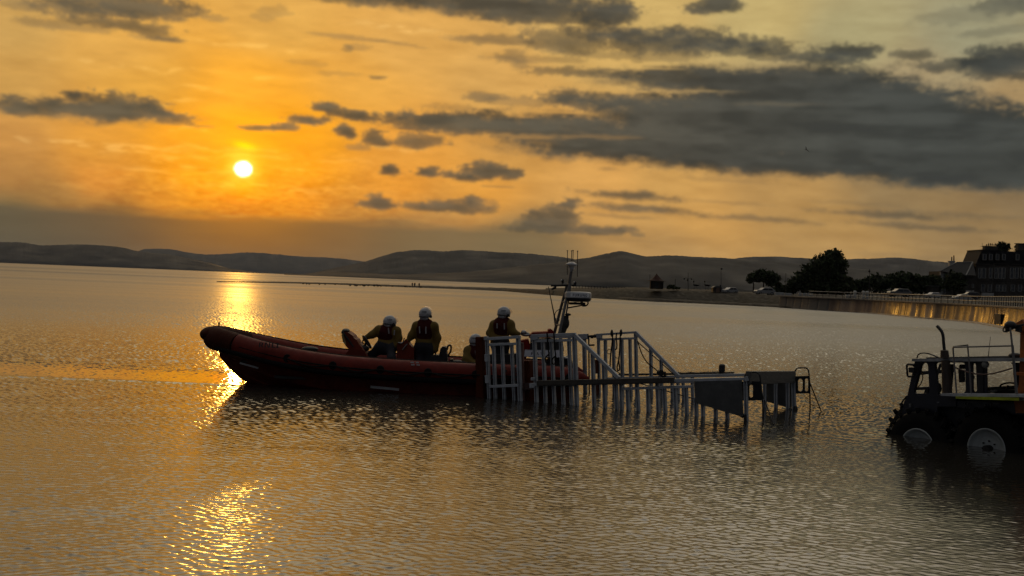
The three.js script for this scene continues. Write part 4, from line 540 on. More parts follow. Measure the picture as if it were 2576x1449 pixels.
// ------------------------------------------------------------------ the inflatable lifeboat
const BD = 28;                                                            // depth of its centre line; bow to the left
const bX = (X) => (X - W0 / 2) / FOC * BD;
const boat = thing('lifeboat', 'long orange rigid inflatable lifeboat with raised black bow, stern inside the grey carriage', 'lifeboat', V(-2.6, 0, -BD));
{
  const HB = 1.08;                                                        // tube line: [x, y, offset from the centre line, radius]
  const line = [[1.76, .47, 1.0, .04], [1.62, .475, 1.02, .13], [1.32, .485, 1.05, .215], [.9, .49, HB, .235], [-1, .475, HB, .235], [-2.4, .49, HB, .235], [-3.6, .53, 1.06, .235], [-4.6, .62, .98, .235], [-5.4, .745, .8, .24], [-6.05, .87, .54, .25], [-6.5, .955, .27, .265], [-6.68, .985, 0, .275]];
  const sweep = (pts, seg, rs, scale = 1) => {                            // round section along a line, radius varying
    const c = new THREE.CatmullRomCurve3(pts.map((p) => V(p[0], p[1], p[2])), false, 'centripetal'), P = [], N = [], U = [], I = [];
    for (let i = 0; i <= seg; i++) { const t = i / seg, p = c.getPoint(t), d = c.getTangent(t), q = t * (pts.length - 1), k = Math.min(pts.length - 2, Math.floor(q)), r = mix(pts[k][3], pts[k + 1][3], q - k) * scale; const up = V(0, 1, 0).addScaledVector(d, -d.y).normalize(), s = d.clone().cross(up); for (let j = 0; j <= rs; j++) { const a = j / rs * Math.PI * 2, n = up.clone().multiplyScalar(Math.cos(a)).addScaledVector(s, Math.sin(a)); P.push(p.x + n.x * r, p.y + n.y * r, p.z + n.z * r); N.push(n.x, n.y, n.z); U.push(t * 8, j / rs * 1.5); } }
    for (let i = 0; i < seg; i++) for (let j = 0; j < rs; j++) { const k = i * (rs + 1) + j; I.push(k, k + 1, k + rs + 1, k + 1, k + rs + 2, k + rs + 1); }
    const g = new THREE.BufferGeometry(); g.setAttribute('position', new THREE.Float32BufferAttribute(P, 3)); g.setAttribute('normal', new THREE.Float32BufferAttribute(N, 3)); g.setAttribute('uv', new THREE.Float32BufferAttribute(U, 2)); g.setIndex(I); return g;
  };
  const side = (k) => line.map(([x, y, o, r]) => [x, y, -BD + o * k, r]);   // k = 1 is the side towards the viewer
  const T = {};
  for (const k of [1, -1]) {
    T[k] = obj('tube', sweep(side(k).slice(0, 10), 120, 26), M.tube, boat);
    obj('rubbing_strake', sweep(side(k).map(([x, y, z, r]) => [x, y - r * .62, z + k * r * .72, r * .30]), 110, 10), M.rubber, boat);
    obj('rubbing_strake', sweep(side(k).slice(2).map(([x, y, z, r]) => [x, y - r * .02, z + k * r * .985, r * .07]), 110, 6), M.rubber, boat);
    obj('toe_line', sweep(side(k).slice(2, 11).map(([x, y, z, r]) => [x, y + r * .98, z - k * r * .18, r * .1]), 90, 6), M.rubber, boat);
  }
  const bow = [...side(1).slice(9), ...side(-1).slice(9, 11).reverse()]; obj('bow_fender', [sweep(bow, 50, 26, 1.015), ball(V(-6.74, 1.06, -BD), .3, 1, .62, 1.1, 20), ball(V(-6.52, 1.15, -BD), .22, 1.2, .5, 1.4, 18)], M.bowSkin, boat);
  obj('bow_eye', [rod(V(-6.62, 1.25, -BD), V(-6.62, 1.32, -BD), .02), ball(V(-6.62, 1.32, -BD), .025)], M.black, boat);
  // grab line with patches, sagging between them, on both tubes
  for (const k of [1, -1]) {
    const c = new THREE.CatmullRomCurve3(side(k).map((p) => V(p[0], p[1], p[2])), false, 'centripetal'), find = (x) => { let a = 0, b = 1; for (let i = 0; i < 40; i++) { const m = (a + b) / 2; c.getPoint(m).x > x ? a = m : b = m; } return c.getPoint(a); };
    const px = [732, 848.6, 967.8, 1086.8, 1206, 1330, 1440].map((X) => (X - W0 / 2) / FOC * (BD - k * 1.08)); const pts = [];
    px.forEach((x, i) => { const p = find(x), q = p.clone().add(V(0, .01, k * .235)); const g = new THREE.CylinderGeometry(.085, .095, .03, 18); g.rotateX(Math.PI / 2 * k); g.rotateX(-.0); g.translate(q.x, q.y, q.z - k * .012); const m = obj('line_patch', g, M.rubber, boat); pts.push(q.clone().add(V(0, 0, k * .03))); if (i < px.length - 1) { const r = find(mix(x, px[i + 1], .5)); pts.push(r.clone().add(V(0, -.07, k * .25))); } });
    obj('grab_line', pipe(pts, .018, 140, 6), M.rope, boat);
  }
  // hull below the tubes
  {
    const st = [[1.35, -.42, -.06, .98], [0, -.45, -.08, 1.0], [-2, -.48, -.09, 1.0], [-3.6, -.47, -.04, .93], [-4.8, -.38, .1, .74], [-5.5, -.22, .26, .5], [-6.0, .03, .42, .27], [-6.4, .36, .58, .1], [-6.58, .56, .66, .02]];   // x, keel y, chine y, chine half width
    const C = (j) => new THREE.CatmullRomCurve3(st.map((s) => V(s[0], s[j], s[3])), false, 'centripetal'), kk = C(1), ch = C(2); const NS = 80, P = [], I = []; const tl = new THREE.CatmullRomCurve3(line.map((p) => V(p[0], p[1], p[2])), false, 'centripetal');
    const tubeAt = (x) => { let a = 0, b = 1; for (let i = 0; i < 30; i++) { const m = (a + b) / 2; tl.getPoint(m).x > x ? a = m : b = m; } return tl.getPoint(a); };
    for (let i = 0; i <= NS; i++) { const a = kk.getPoint(i / NS), b = ch.getPoint(i / NS), q = tubeAt(Math.min(a.x, 1.3)); const top = [Math.max(q.y - .1, b.y), Math.max(b.z, q.z * .98)]; const sec = [[a.y, 0], [mix(a.y, b.y, .5) - .02, b.z * .52], [mix(a.y, b.y, .52) + .012, b.z * .54], [b.y, b.z], [b.y + .035, b.z * 1.015], [mix(b.y, top[0], .5), mix(b.z, top[1], .55)], top]; for (const k of [1, -1]) for (const [y, z] of sec) P.push(a.x, y, -BD + k * z); }
    const m = 7; for (let i = 0; i < NS; i++) for (const k of [0, 1]) for (let j = 0; j < m - 1; j++) { const q = i * 2 * m + k * m + j, r = q + 2 * m; k ? I.push(q, q + 1, r, q + 1, r + 1, r) : I.push(q, r, q + 1, q + 1, r, r + 1); }
    for (let j = 0; j < m - 1; j++) I.push(j, j + 1, m + j, j + 1, m + j + 1, m + j);
    const g = new THREE.BufferGeometry(); g.setAttribute('position', new THREE.Float32BufferAttribute(P, 3)); g.setIndex(I); const g2 = g.toNonIndexed(); g2.computeVertexNormals(); obj('hull', g2, M.hullO, boat);
    // reflective strips on the hull side
    const strip = (X0, Y0, X1, Y1, off, w) => beam(at(X0, Y0, BD - off), at(X1, Y1, BD - off), w, .008, V(0, 0, 1)); 
    obj('reflective_strip', strip(932, 973, 1004, 980, 1.14, .055), M.reflect, boat); obj('reflective_strip', strip(603, 913, 650, 926, .78, .04), M.reflect, boat);
  }
  obj('deck', [box(-2.0, .22, -BD, 6.3, .06, 1.75), box(-5.5, .5, -BD, 1.0, .05, .9)], M.deck, boat);
  obj('transom', [box(1.3, .35, -BD, .08, .7, 1.9)], M.hullO, boat);
  // forward pod: leaning wheel console
  const pod = (pts, w, off = 0) => slab(pts.map(([X, Y]) => at(X, Y, BD - w / 2 - off)), ZN, w);
  const b2 = (x, y) => [830.6 + x * .13228, 734.7 + y * .13228];
  obj('helm_console', [pod([[214, 815], [255, 758], [330, 760], [430, 832], [462, 885], [498, 905], [540, 985], [590, 1045], [640, 1112], [735, 1300], [250, 1300], [300, 1165], [362, 1095], [300, 1030], [240, 940]].map(([x, y]) => b2(x, y)), .62)], M.pod, boat);
  obj('console_edge', [pipe([[225, 745], [340, 900], [440, 1040]].map(([x, y]) => at(...b2(x, y), BD - .32)), .02, 12), ball(at(...b2(300, 735), BD - .1), .075, 1.2, .7, 2.4), ball(at(...b2(255, 765), BD - .1), .05, 1, 1, 4)], M.black, boat); obj('console_side', pod([[214, 820], [240, 770], [300, 960], [300, 1020], [245, 935]].map(([x, y]) => b2(x, y)), .02, .33), mat(.5, .4, .16, .8), boat);
  { const g = new THREE.TorusGeometry(.165, .017, 8, 28); g.rotateX(Math.PI / 2); g.rotateZ(-.98); g.rotateY(.35); const p = at(...b2(700, 950), BD); g.translate(p.x, p.y, p.z); obj('steering_wheel', [g, rod(p, at(...b2(610, 1080), BD), .03), rod(p.clone().add(V(-.09, .13, 0)), p.clone().add(V(.09, -.13, 0)), .012), ball(at(...b2(640, 1070), BD), .1, 1.3, .8, 1.2)], M.black, boat); }
  obj('seat_pod', [pod([[1270, 980], [1300, 962], [1380, 965], [1432, 898], [1480, 930], [1500, 985], [1560, 1050], [1590, 1090], [1590, 1320], [1265, 1320]].map(([x, y]) => b2(x, y)), .5)], M.pod, boat);
  obj('grab_bar', [pipe([[1290, 962], [1370, 968], [1400, 910], [1412, 872]].map(([x, y]) => at(...b2(x, y), BD - .27)), .016, 20), pipe([[1375, 1100], [1420, 1040], [1470, 985]].map(([x, y]) => at(...b2(x, y), BD - .27)), .014, 10)], M.steel, boat);
  obj('seat', [pod([[1890, 1205], [2060, 1200], [2090, 1225], [2225, 1200], [2230, 1345], [1890, 1345]].map(([x, y]) => b2(x, y)), .42), pod([[2070, 1205], [2095, 1075], [2130, 1040], [2185, 1040], [2208, 1065], [2222, 1215]].map(([x, y]) => b2(x, y)), .4)], M.black, boat);
  obj('seat_handle', pipe([[2222, 1100], [2240, 1030], [2268, 1012], [2298, 1030], [2292, 1120], [2262, 1180], [2245, 1235]].map(([x, y]) => at(...b2(x, y), BD)), .024, 28), M.black, boat);
  obj('deck_gear', [pod([[2260, 1345], [2280, 1280], [2330, 1275], [2350, 1345]].map(([x, y]) => b2(x, y)), .3), ball(at(1151, 912, BD), .09, 1.6, .7, 1.4), ball(at(780, 878, BD - .3), .12, 1.6, .5, 1)], M.black, boat);
  obj('rear_seat', [pod([[1228, 893], [1300, 890], [1302, 935], [1226, 935]], .5)], M.black, boat);
  // engine pod, name board and covers at the stern
  const b3 = (x, y) => [1118 + x * .2204, 734.7 + y * .2204];
  obj('engine_cowl', [pod([[985, 585], [1050, 545], [1210, 535], [1350, 560], [1365, 660], [1340, 760], [960, 745]].map(([x, y]) => b3(x, y)), .75)], M.black, boat);
  obj('engine_cover', [pod([[972, 492], [1010, 462], [1180, 455], [1185, 430], [1215, 424], [1240, 440], [1258, 475], [1262, 520], [965, 525]].map(([x, y]) => b3(x, y)), .5), pod([[850, 560], [960, 540], [990, 640], [930, 760], [830, 830]].map(([x, y]) => b3(x, y)), .5)], M.red, boat);
  obj('chrome_lamp', [ball(at(...b3(905, 465), BD - .2), .055, 1.3, 1.2, 1), ball(at(...b3(930, 490), BD - .2), .05, 2.2, .7, 1), pipe([[882, 445], [920, 460], [960, 480], [976, 500]].map(([x, y]) => at(...b3(x, y), BD - .2)), .03, 14)], M.steel, boat);
  { const cv = document.createElement('canvas'); cv.width = 512; cv.height = 112; const x = cv.getContext('2d'); x.fillStyle = '#c9ccd2'; x.fillRect(0, 0, 512, 112); x.fillStyle = '#14151c'; x.font = 'bold 74px sans-serif'; x.textBaseline = 'middle'; x.fillText('R', 84, 58); x.fillText('A', 146, 58); x.fillText('W', 216, 58); x.fillText('S', 326, 58); const t = new THREE.CanvasTexture(cv); t.colorSpace = THREE.SRGBColorSpace;
    const a = at(...b3(918, 665), BD - .42), b = at(...b3(1345, 668), BD - .42), cc = at(...b3(1345, 745), BD - .42), d = at(...b3(912, 735), BD - .42), g = new THREE.BufferGeometry(); g.setAttribute('position', new THREE.Float32BufferAttribute([d, cc, b, a].flatMap((p) => [p.x, p.y, p.z]), 3)); g.setAttribute('uv', new THREE.Float32BufferAttribute([0, 0, 1, 0, 1, 1, 0, 1], 2)); g.setIndex([0, 1, 2, 0, 2, 3]); g.computeVertexNormals();
    const nb = obj('name_board', pod([[918, 660], [1345, 662], [1345, 748], [905, 738]].map(([x, y]) => b3(x, y)), .8), M.white, boat); obj('lettering', g, new THREE.MeshStandardMaterial({ map: t, roughness: .6 }), nb); }
  obj('engine', [pod([[1160, 780], [1250, 760], [1330, 770], [1420, 740], [1460, 790], [1470, 900], [1150, 900]].map(([x, y]) => b3(x, y)), .6), rod(at(1424, 905, BD), at(1432, 1010, BD), .12, .1)], M.black, boat);
  obj('engine_hood_trim', [beam(at(...b3(1345, 738), BD - .3), at(...b3(1415, 755), BD - .3), .03, .4, V(0, 0, 1)), beam(at(...b3(1060, 738), BD - .43), at(...b3(1110, 741), BD - .43), .025, .02, V(0, 0, 1)), beam(at(...b3(900, 785), BD - .3), at(...b3(955, 784), BD - .3), .03, .02, V(0, 0, 1))], M.white, boat);
  // mast: two raked legs, cross bar, dome, whip aerials, radar
  const b5 = (x, y) => [1309.7 + x * .17637, 607 + y * .17637], m5 = (x, y, off = 0) => at(...b5(x, y), BD - off);
  const mastM = mat(.22, .21, .2, .6, .2); const mast = obj('mast', [rod(m5(478, 1320, -.25), m5(655, 640, -.02), .036, .03), rod(m5(548, 1330, .25), m5(700, 600, .05), .034, .03), rod(m5(690, 620), m5(730, 385), .04, .036), rod(m5(512, 1190, -.2), m5(580, 1193, .2), .022), rod(m5(596, 868, -.1), m5(642, 868, .12), .02), rod(m5(650, 1040, .1), m5(720, 610, .06), .018)], mastM, boat);
  { const p = m5(726, 330), g = new THREE.LatheGeometry([[0, -.17], [.035, -.165], [.04, -.09], [.06, -.06], [.125, -.015], [.135, .005], [.1, .03], [.05, .055], [0, .06]].map(([x, y]) => new THREE.Vector2(x, y)), 22); g.translate(p.x, p.y, p.z); obj('mast_dome', [g, rod(m5(730, 400), m5(728, 350), .06)], M.dome, mast); }
  for (const [x, y0, y1] of [[668, 128, 300], [728, 130, 290], [749, 125, 290], [813, 134, 305]]) { obj('aerial', [rod(m5(x - 3, y1 + (x === 668 ? 180 : x === 813 ? 200 : 0), x > 740 ? .05 : -.05), m5(x, y0, x > 740 ? .05 : -.05), .008), rod(m5(x, y0 + 12), m5(x, y0), .016)], M.black, mast); }
  obj('cross_bar', [beam(m5(430, 632), m5(790, 628), .045, .05, V(0, 0, 1))], M.black, mast);
  for (const [x, y] of [[598, 560], [778, 590]]) { obj('deck_light', [ball(m5(x, y), .04, .9, 1, 1), rod(m5(x - 8, y + 55), m5(x - 4, y + 10), .012), rod(m5(x + 12, y + 45), m5(x + 8, y + 5), .014)], M.black, mast); obj('light_face', ball(m5(x - 14, y - 5, .02), .022), M.signal, mast); }
  obj('horn', [rod(m5(440, 685), m5(505, 655), .022, .03), rod(m5(500, 660), m5(500, 630), .02)], M.black, mast);
  obj('cable', [pipe([m5(482, 1080), m5(500, 1010), m5(545, 975), m5(610, 965)], .009, 20, 5), pipe([m5(480, 1110), m5(520, 1140), m5(560, 1120)], .008, 14, 5)], M.black, mast);
  obj('whip_aerial', [rod(m5(497, 1200, -.3), m5(480, 1060, -.3), .022, .018), rod(m5(480, 1060, -.3), m5(396, 645, -.3), .016, .007), ball(m5(490, 1110, -.3), .03)], M.black, boat);
  obj('lashed_bag', [rod(m5(648, 1060), m5(632, 1200), .06, .075), rod(m5(632, 1200), m5(600, 1320), .075, .05), ball(m5(675, 1045), .045, 1.6, .7, 1), ball(m5(645, 1170), .08, 1, 1.7, 1)], mat(.1, .1, .095, .9), boat);
  { const p = at(1454, 747, BD), R = .305, g = new THREE.LatheGeometry([[0, .122], [R * .86, .12], [R * .95, .108], [R * .99, .085], [R, .05], [R, -.02]].map(([x, y]) => new THREE.Vector2(x, y)), 40), h = new THREE.LatheGeometry([[R, -.02], [R * .985, -.05], [R * .93, -.085], [R * .8, -.105], [0, -.112]].map(([x, y]) => new THREE.Vector2(x, y)), 40);
    g.translate(p.x, p.y, p.z); h.translate(p.x, p.y, p.z); const rd = obj('radar_scanner', [g], M.dome, boat); obj('radar_base', [h], M.navy, rd);
    const cv = document.createElement('canvas'); cv.width = 512; cv.height = 96; const x = cv.getContext('2d'); x.fillStyle = '#dadada'; x.fillRect(0, 0, 512, 96); x.fillStyle = '#0a1030'; x.font = 'bold 96px sans-serif'; x.textBaseline = 'middle'; x.textAlign = 'center'; x.fillText('FURUNO', 256, 50, 500); const t = new THREE.CanvasTexture(cv); t.colorSpace = THREE.SRGBColorSpace;
    const a0 = -.78, tx = new THREE.CylinderGeometry(R + .003, R + .003, .078, 24, 1, true, a0 + .14, 1.5); tx.translate(p.x, p.y + .042, p.z); obj('lettering', tx, new THREE.MeshStandardMaterial({ map: t, roughness: .5, side: THREE.DoubleSide }), rd);
    obj('radar_bracket', [beam(m5(690, 885), m5(920, 890), .05, .2, V(0, 0, 1)), beam(m5(670, 950), m5(925, 905), .03, .08, V(0, 0, 1)), rod(m5(780, 885), m5(780, 865), .03), rod(m5(870, 885), m5(870, 865), .03), pipe([m5(960, 862), m5(958, 895), m5(930, 920), m5(880, 922)], .018, 16, 6)], M.black, rd); }
  // lettering on the tube: two pale marks amidships, dark figures by the gate and at the bow
  const decal = (txt, X, Y, w, h, col, font, off) => { const cv = document.createElement('canvas'); cv.width = 256; cv.height = 128; const x = cv.getContext('2d'); x.clearRect(0, 0, 256, 128); x.fillStyle = col; x.font = font; x.textAlign = 'center'; x.textBaseline = 'middle'; x.fillText(txt, 128, 66, 250); const t = new THREE.CanvasTexture(cv); t.colorSpace = THREE.SRGBColorSpace; const p = at(X, Y, BD - off), g = new THREE.PlaneGeometry(w, h); g.rotateX(-.35); g.translate(p.x, p.y, p.z); obj('lettering', g, new THREE.MeshStandardMaterial({ map: t, transparent: true, roughness: .7 }), boat); };
  decal('1 5 2', 1268, 930, .72, .22, '#1c0804', 'bold 100px sans-serif', 1.345); decal('RNLI', 676, 868, .5, .2, '#180a05', 'bold 100px sans-serif', 1.19);
  for (const [X, Y, w] of [[1037, 911.5, .07], [1050, 912, .06], [1038.5, 917.5, .075], [1052, 918, .07]]) { const p = at(X, Y, BD - 1.3), q = beam(p.clone().add(V(-w / 2, 0, .012)), p.clone().add(V(w / 2, 0, .012)), .03, .01, V(0, .5, 1)); obj('pale_mark', q, M.reflect, boat); }
}

// ------------------------------------------------------------------ the crew and the walkers
function bones(list, pad = .1, res = 96, smooth = .035) {                   // [a, b, ra, rb, colour]: one smooth skin round all of them
  const lo = V(1e9, 1e9, 1e9), hi = V(-1e9, -1e9, -1e9); for (const [a, b, ra, rb] of list) for (const [p, r] of [[a, ra], [b, rb]]) { lo.min(p.clone().addScalar(-r - pad)); hi.max(p.clone().addScalar(r + pad)); }
  const c = lo.clone().add(hi).multiplyScalar(.5), S = Math.max(hi.x - lo.x, hi.y - lo.y, hi.z - lo.z) / 2, mc = new MarchingCubes(res, new THREE.MeshBasicMaterial(), false, false, 90000); mc.isolation = 0;
  const pre = list.map(([a, b, ra, rb]) => ({ ax: a.x, ay: a.y, az: a.z, dx: b.x - a.x, dy: b.y - a.y, dz: b.z - a.z, l: Math.max(1e-9, b.distanceToSquared(a)), ra, rb }));
  const dist = (x, y, z, who) => { let e = 0, best = 1e9, w = 0; for (let i = 0; i < pre.length; i++) { const p = pre[i], px = x - p.ax, py = y - p.ay, pz = z - p.az, t = clamp((px * p.dx + py * p.dy + pz * p.dz) / p.l, 0, 1), qx = px - t * p.dx, qy = py - t * p.dy, qz = pz - t * p.dz, d = Math.sqrt(qx * qx + qy * qy + qz * qz) - mix(p.ra, p.rb, t); if (d < best) { best = d; w = i; } if (d < .3) e += Math.exp(-d / smooth); } return who ? w : e > 0 ? -smooth * Math.log(e) : .3; };
  const f = mc.field, n = mc.size, h = n / 2; f.fill(-.3);
  for (let k = 0; k < n; k++) { const z = c.z + (k - h) / h * S; if (z < lo.z || z > hi.z) continue; for (let j = 0; j < n; j++) { const y = c.y + (j - h) / h * S; if (y < lo.y || y > hi.y) continue; for (let i = 0; i < n; i++) { const x = c.x + (i - h) / h * S; if (x < lo.x || x > hi.x) continue; f[k * n * n + j * n + i] = -dist(x, y, z); } } }
  mc.update(); const m = mc.count, P = new Float32Array(m * 3), N = new Float32Array(m * 3), C = new Float32Array(m * 3);
  for (let i = 0; i < m; i++) { const x = c.x + mc.positionArray[3 * i] * S, y = c.y + mc.positionArray[3 * i + 1] * S, z = c.z + mc.positionArray[3 * i + 2] * S; P.set([x, y, z], 3 * i); N.set([mc.normalArray[3 * i], mc.normalArray[3 * i + 1], mc.normalArray[3 * i + 2]], 3 * i); C.set(list[dist(x, y, z, true)][4] || [.5, .5, .5], 3 * i); }
  const g = new THREE.BufferGeometry(); g.setAttribute('position', new THREE.BufferAttribute(P, 3)); g.setAttribute('color', new THREE.BufferAttribute(C, 3)); g.setAttribute('uv', new THREE.BufferAttribute(new Float32Array(m * 2), 2));
  for (let i = 0; i < m; i++) { const a = 1e-3, x = P[3 * i], y = P[3 * i + 1], z = P[3 * i + 2]; const v = V(dist(x + a, y, z) - dist(x - a, y, z), dist(x, y + a, z) - dist(x, y - a, z), dist(x, y, z + a) - dist(x, y, z - a)).normalize(); N.set([v.x, v.y, v.z], 3 * i); }
  g.setAttribute('normal', new THREE.BufferAttribute(N, 3)); return g;
}
const tint = (g, c) => { g = clean(g); const n = g.attributes.position.count, a = new Float32Array(n * 3); for (let i = 0; i < n; i++) a.set(c, 3 * i); g.setAttribute('color', new THREE.BufferAttribute(a, 3)); return g; };
const skin = new THREE.MeshStandardMaterial({ vertexColors: true, roughness: .85, bumpMap: bumpT, bumpScale: .004 });
const YEL = [.115, .068, .004], NAVY = [.012, .012, .016], FACE = [.4, .22, .15], GLOVE = [.02, .018, .018];
function hand(wrist, dir, side, curl) {                                     // palm, four unequal fingers bent at the knuckles, thumb from the side
  const d = dir.clone().normalize(), s = side.clone().addScaledVector(d, -side.dot(d)).normalize(), n = d.clone().cross(s), g = [], c = GLOVE; const palm = ball(V(0, 0, 0), .045, .85, .45, 1, 12); palm.applyMatrix4(new THREE.Matrix4().makeBasis(s, n, d).setPosition(wrist.clone().addScaledVector(d, .045))); g.push(tint(palm, c));
  [[-.03, .068], [-.011, .078], [.01, .073], [.029, .058]].forEach(([o, l]) => { let p = wrist.clone().addScaledVector(d, .085).addScaledVector(s, o), q = d.clone(); for (let k = 0; k < 3; k++) { q = q.clone().applyAxisAngle(s, curl * (.5 + k * .4)); const e = p.clone().addScaledVector(q, l * [.45, .32, .23][k]); g.push(tint(rod(p, e, .0105 - k * .001, .0098 - k * .001, 7), c), tint(ball(e, .0096 - k * .001, 1, 1, 1, 7), c)); p = e; } });
  const t0 = wrist.clone().addScaledVector(d, .03).addScaledVector(s, -.035), t1 = t0.clone().addScaledVector(d, .035).addScaledVector(s, -.02), t2 = t1.clone().addScaledVector(d, .028).addScaledVector(n, -.012); g.push(tint(rod(t0, t1, .013, .0115, 7), c), tint(rod(t1, t2, .0115, .009, 7), c), tint(ball(t2, .009, 1, 1, 1, 7), c)); return g;
}
function face(h, look, r) {                                                 // skull, jaw, nose, eyes, ears; look = direction the face turns to
  const f = look.clone().normalize(), up = V(0, 1, 0).addScaledVector(f, -f.y).normalize(), s = up.clone().cross(f), at3 = (x, y, z) => h.clone().addScaledVector(s, x).addScaledVector(up, y).addScaledVector(f, z), B = new THREE.Matrix4().makeBasis(s, up, f), put = (g, x, y, z) => { g.applyMatrix4(B); const p = at3(x, y, z); g.translate(p.x, p.y, p.z); return tint(g, FACE); };
  const g = [put(ball(V(0, 0, 0), .095, .8, 1.08, .98, 18), 0, -.02, .005), put(ball(V(0, 0, 0), .062, .85, .75, .85, 12), 0, -.095, .04), put(new THREE.ConeGeometry(.017, .05, 8), 0, -.035, .1), put(ball(V(0, 0, 0), .02, 1.3, .35, .5, 8), 0, -.082, .088)];
  for (const k of [-1, 1]) { g.push(tint(ball(at3(k * .031, -.012, .083), .011, 1, 1, 1, 8), [.5, .5, .48]), tint(ball(at3(k * .031, -.012, .0925), .005, 1, 1, 1, 6), [.03, .02, .02]), put(ball(V(0, 0, 0), .022, .35, 1.2, .7, 8), k * .078, -.03, 0)); }
  return { g, at3, B };
}
function crew(label, o) {
  const J = (k) => at(o[k][0], o[k][1], (o.d || BD) + (o[k][2] || 0)), L = (a, b, ra, rb, c) => [J(a), J(b), ra, rb, c], t = thing('person', label, 'person', o.base || J('hip').clone().setY(.25));
  const sl = J('shL'), sr = J('shR'), list = [L('neck', 'chest', .075, .155, YEL), L('chest', 'waist', .165, .15, YEL), [sl, J('chest'), .085, .13, YEL], [sr, J('chest'), .085, .13, YEL], L('shL', 'elL', .082, .066, YEL), L('elL', 'haL', .066, .047, YEL), L('shR', 'elR', .082, .066, YEL), L('elR', 'haR', .066, .047, YEL), L('waist', 'hip', .15, .165, NAVY), [J('hipL'), J('knL'), .112, .082, NAVY], [J('hipR'), J('knR'), .112, .082, NAVY], [J('hip'), J('hipL'), .15, .11, NAVY], [J('hip'), J('hipR'), .15, .11, NAVY], [J('knL'), J('ftL'), .078, .06, NAVY], [J('knR'), J('ftR'), .078, .06, NAVY], [J('ftL'), J('ftL').add(V(0, -.03, -.16)), .06, .045, NAVY], [J('ftR'), J('ftR').add(V(0, -.03, -.16)), .06, .045, NAVY], [J('neck'), J('head').add(V(0, -.06, 0)), .062, .06, FACE]];
  const h = J('head'), look = o.look, fc = face(h, look, .1), parts = [bones(list, .06, 110), ...fc.g];
  for (const [k, el] of [['haL', 'elL'], ['haR', 'elR']]) { const dir = o.hand?.[k] || J(k).sub(J(el)).normalize(); parts.push(...hand(J(k), dir, V(.3, 0, 1), o.curl?.[k] ?? .45)); }
  obj('body', parts, skin, t);
  // helmet with rim, ear cup, visor arc; life jacket with collar and bright straps; belt
  const hg = new THREE.SphereGeometry(.148, 26, 18, 0, Math.PI * 2, 0, Math.PI * .63); hg.scale(.93, 1.0, 1.08); hg.applyMatrix4(fc.B); const hp = fc.at3(0, .012, -.012); hg.translate(hp.x, hp.y, hp.z); const rimG = new THREE.TorusGeometry(.137, .012, 6, 30); rimG.rotateX(Math.PI / 2); rimG.scale(.93, 1, 1.08); rimG.applyMatrix4(fc.B); const rp2 = fc.at3(0, -.052, -.012); rimG.translate(rp2.x, rp2.y, rp2.z);
  const back = ball(V(0, 0, 0), .12, .95, .62, .7, 16); back.applyMatrix4(fc.B); const bp = fc.at3(0, -.075, -.055); back.translate(bp.x, bp.y, bp.z);
  const hm = obj('helmet', [hg, back], M.white, t); obj('helmet_rim', rimG, M.black, hm);
  const cups = [-1, 1].map((k) => { const g = new THREE.CylinderGeometry(.032, .036, .03, 14); g.rotateZ(Math.PI / 2); g.applyMatrix4(fc.B); const p = fc.at3(k * .138, -.04, .02); g.translate(p.x, p.y, p.z); return g; }); obj('ear_cup', cups[0], M.black, hm); obj('ear_cup', cups[1], M.black, hm);
  { const cv = document.createElement('canvas'); cv.width = 128; cv.height = 64; const x = cv.getContext('2d'); x.clearRect(0, 0, 128, 64); x.fillStyle = '#23252c'; x.font = 'bold 46px sans-serif'; x.textAlign = 'center'; x.textBaseline = 'middle'; x.fillText('RNLI', 64, 34, 120); const tx = new THREE.CanvasTexture(cv); tx.colorSpace = THREE.SRGBColorSpace; const g = new THREE.SphereGeometry(.151, 12, 6, Math.PI * .5 - .5, 1.0, 1.0, .42); g.scale(-1, 1, 1); g.scale(.93, 1, 1.08); g.rotateY(o.mark || 0); g.translate(hp.x, hp.y, hp.z); obj('lettering', g, new THREE.MeshStandardMaterial({ map: tx, transparent: true, roughness: .6, side: THREE.DoubleSide }), hm); }
  if (o.visor) { const g = new THREE.SphereGeometry(.165, 18, 10, Math.PI * .5 - 1.2, 2.4, .9, .75); const q = new THREE.Matrix4().makeRotationX(-o.visor); g.applyMatrix4(q); g.applyMatrix4(fc.B); const p = fc.at3(0, .02, .02); g.translate(p.x, p.y, p.z); obj('visor', g, new THREE.MeshPhysicalMaterial({ color: new THREE.Color().setRGB(.9, .85, .8), transmission: 1, roughness: .08, thickness: 0, side: THREE.DoubleSide }), hm); }
  const ch = J('chest'), wa = J('waist'), nk = J('neck'), n2 = nk.clone().add(V(0, -.05, 0)); obj('life_jacket', bones([[n2, ch, .12, .182, [1, 1, 1]], [ch, ch.clone().lerp(wa, .72), .19, .178, [1, 1, 1]], [nk.clone().add(V(-.07, -.01, .02)), nk.clone().add(V(.07, -.01, .02)), .06, .06, [1, 1, 1]], [sl.clone().lerp(ch, .42).add(V(0, .05, 0)), ch, .07, .16, [1, 1, 1]], [sr.clone().lerp(ch, .42).add(V(0, .05, 0)), ch, .07, .16, [1, 1, 1]]], .06, 64, .03), mat(.075, .012, .011, .9), t);
  for (const [X0, Y0, X1, Y1] of o.straps || []) obj('bright_strap', beam(at(X0, Y0, (o.d || BD) - (o.so || .205)), at(X1, Y1, (o.d || BD) - (o.so || .205)), .028, .02, V(0, 0, 1)), M.reflect, t);
  const bl = wa.clone().lerp(J('hip'), .1), tg = new THREE.TorusGeometry(.172, .032, 8, 28); tg.rotateX(Math.PI / 2); tg.scale(1, 1.25, .95); tg.translate(bl.x, bl.y, bl.z); obj('belt', tg, mat(.2, .15, .05, .9), t);
  return t;
}
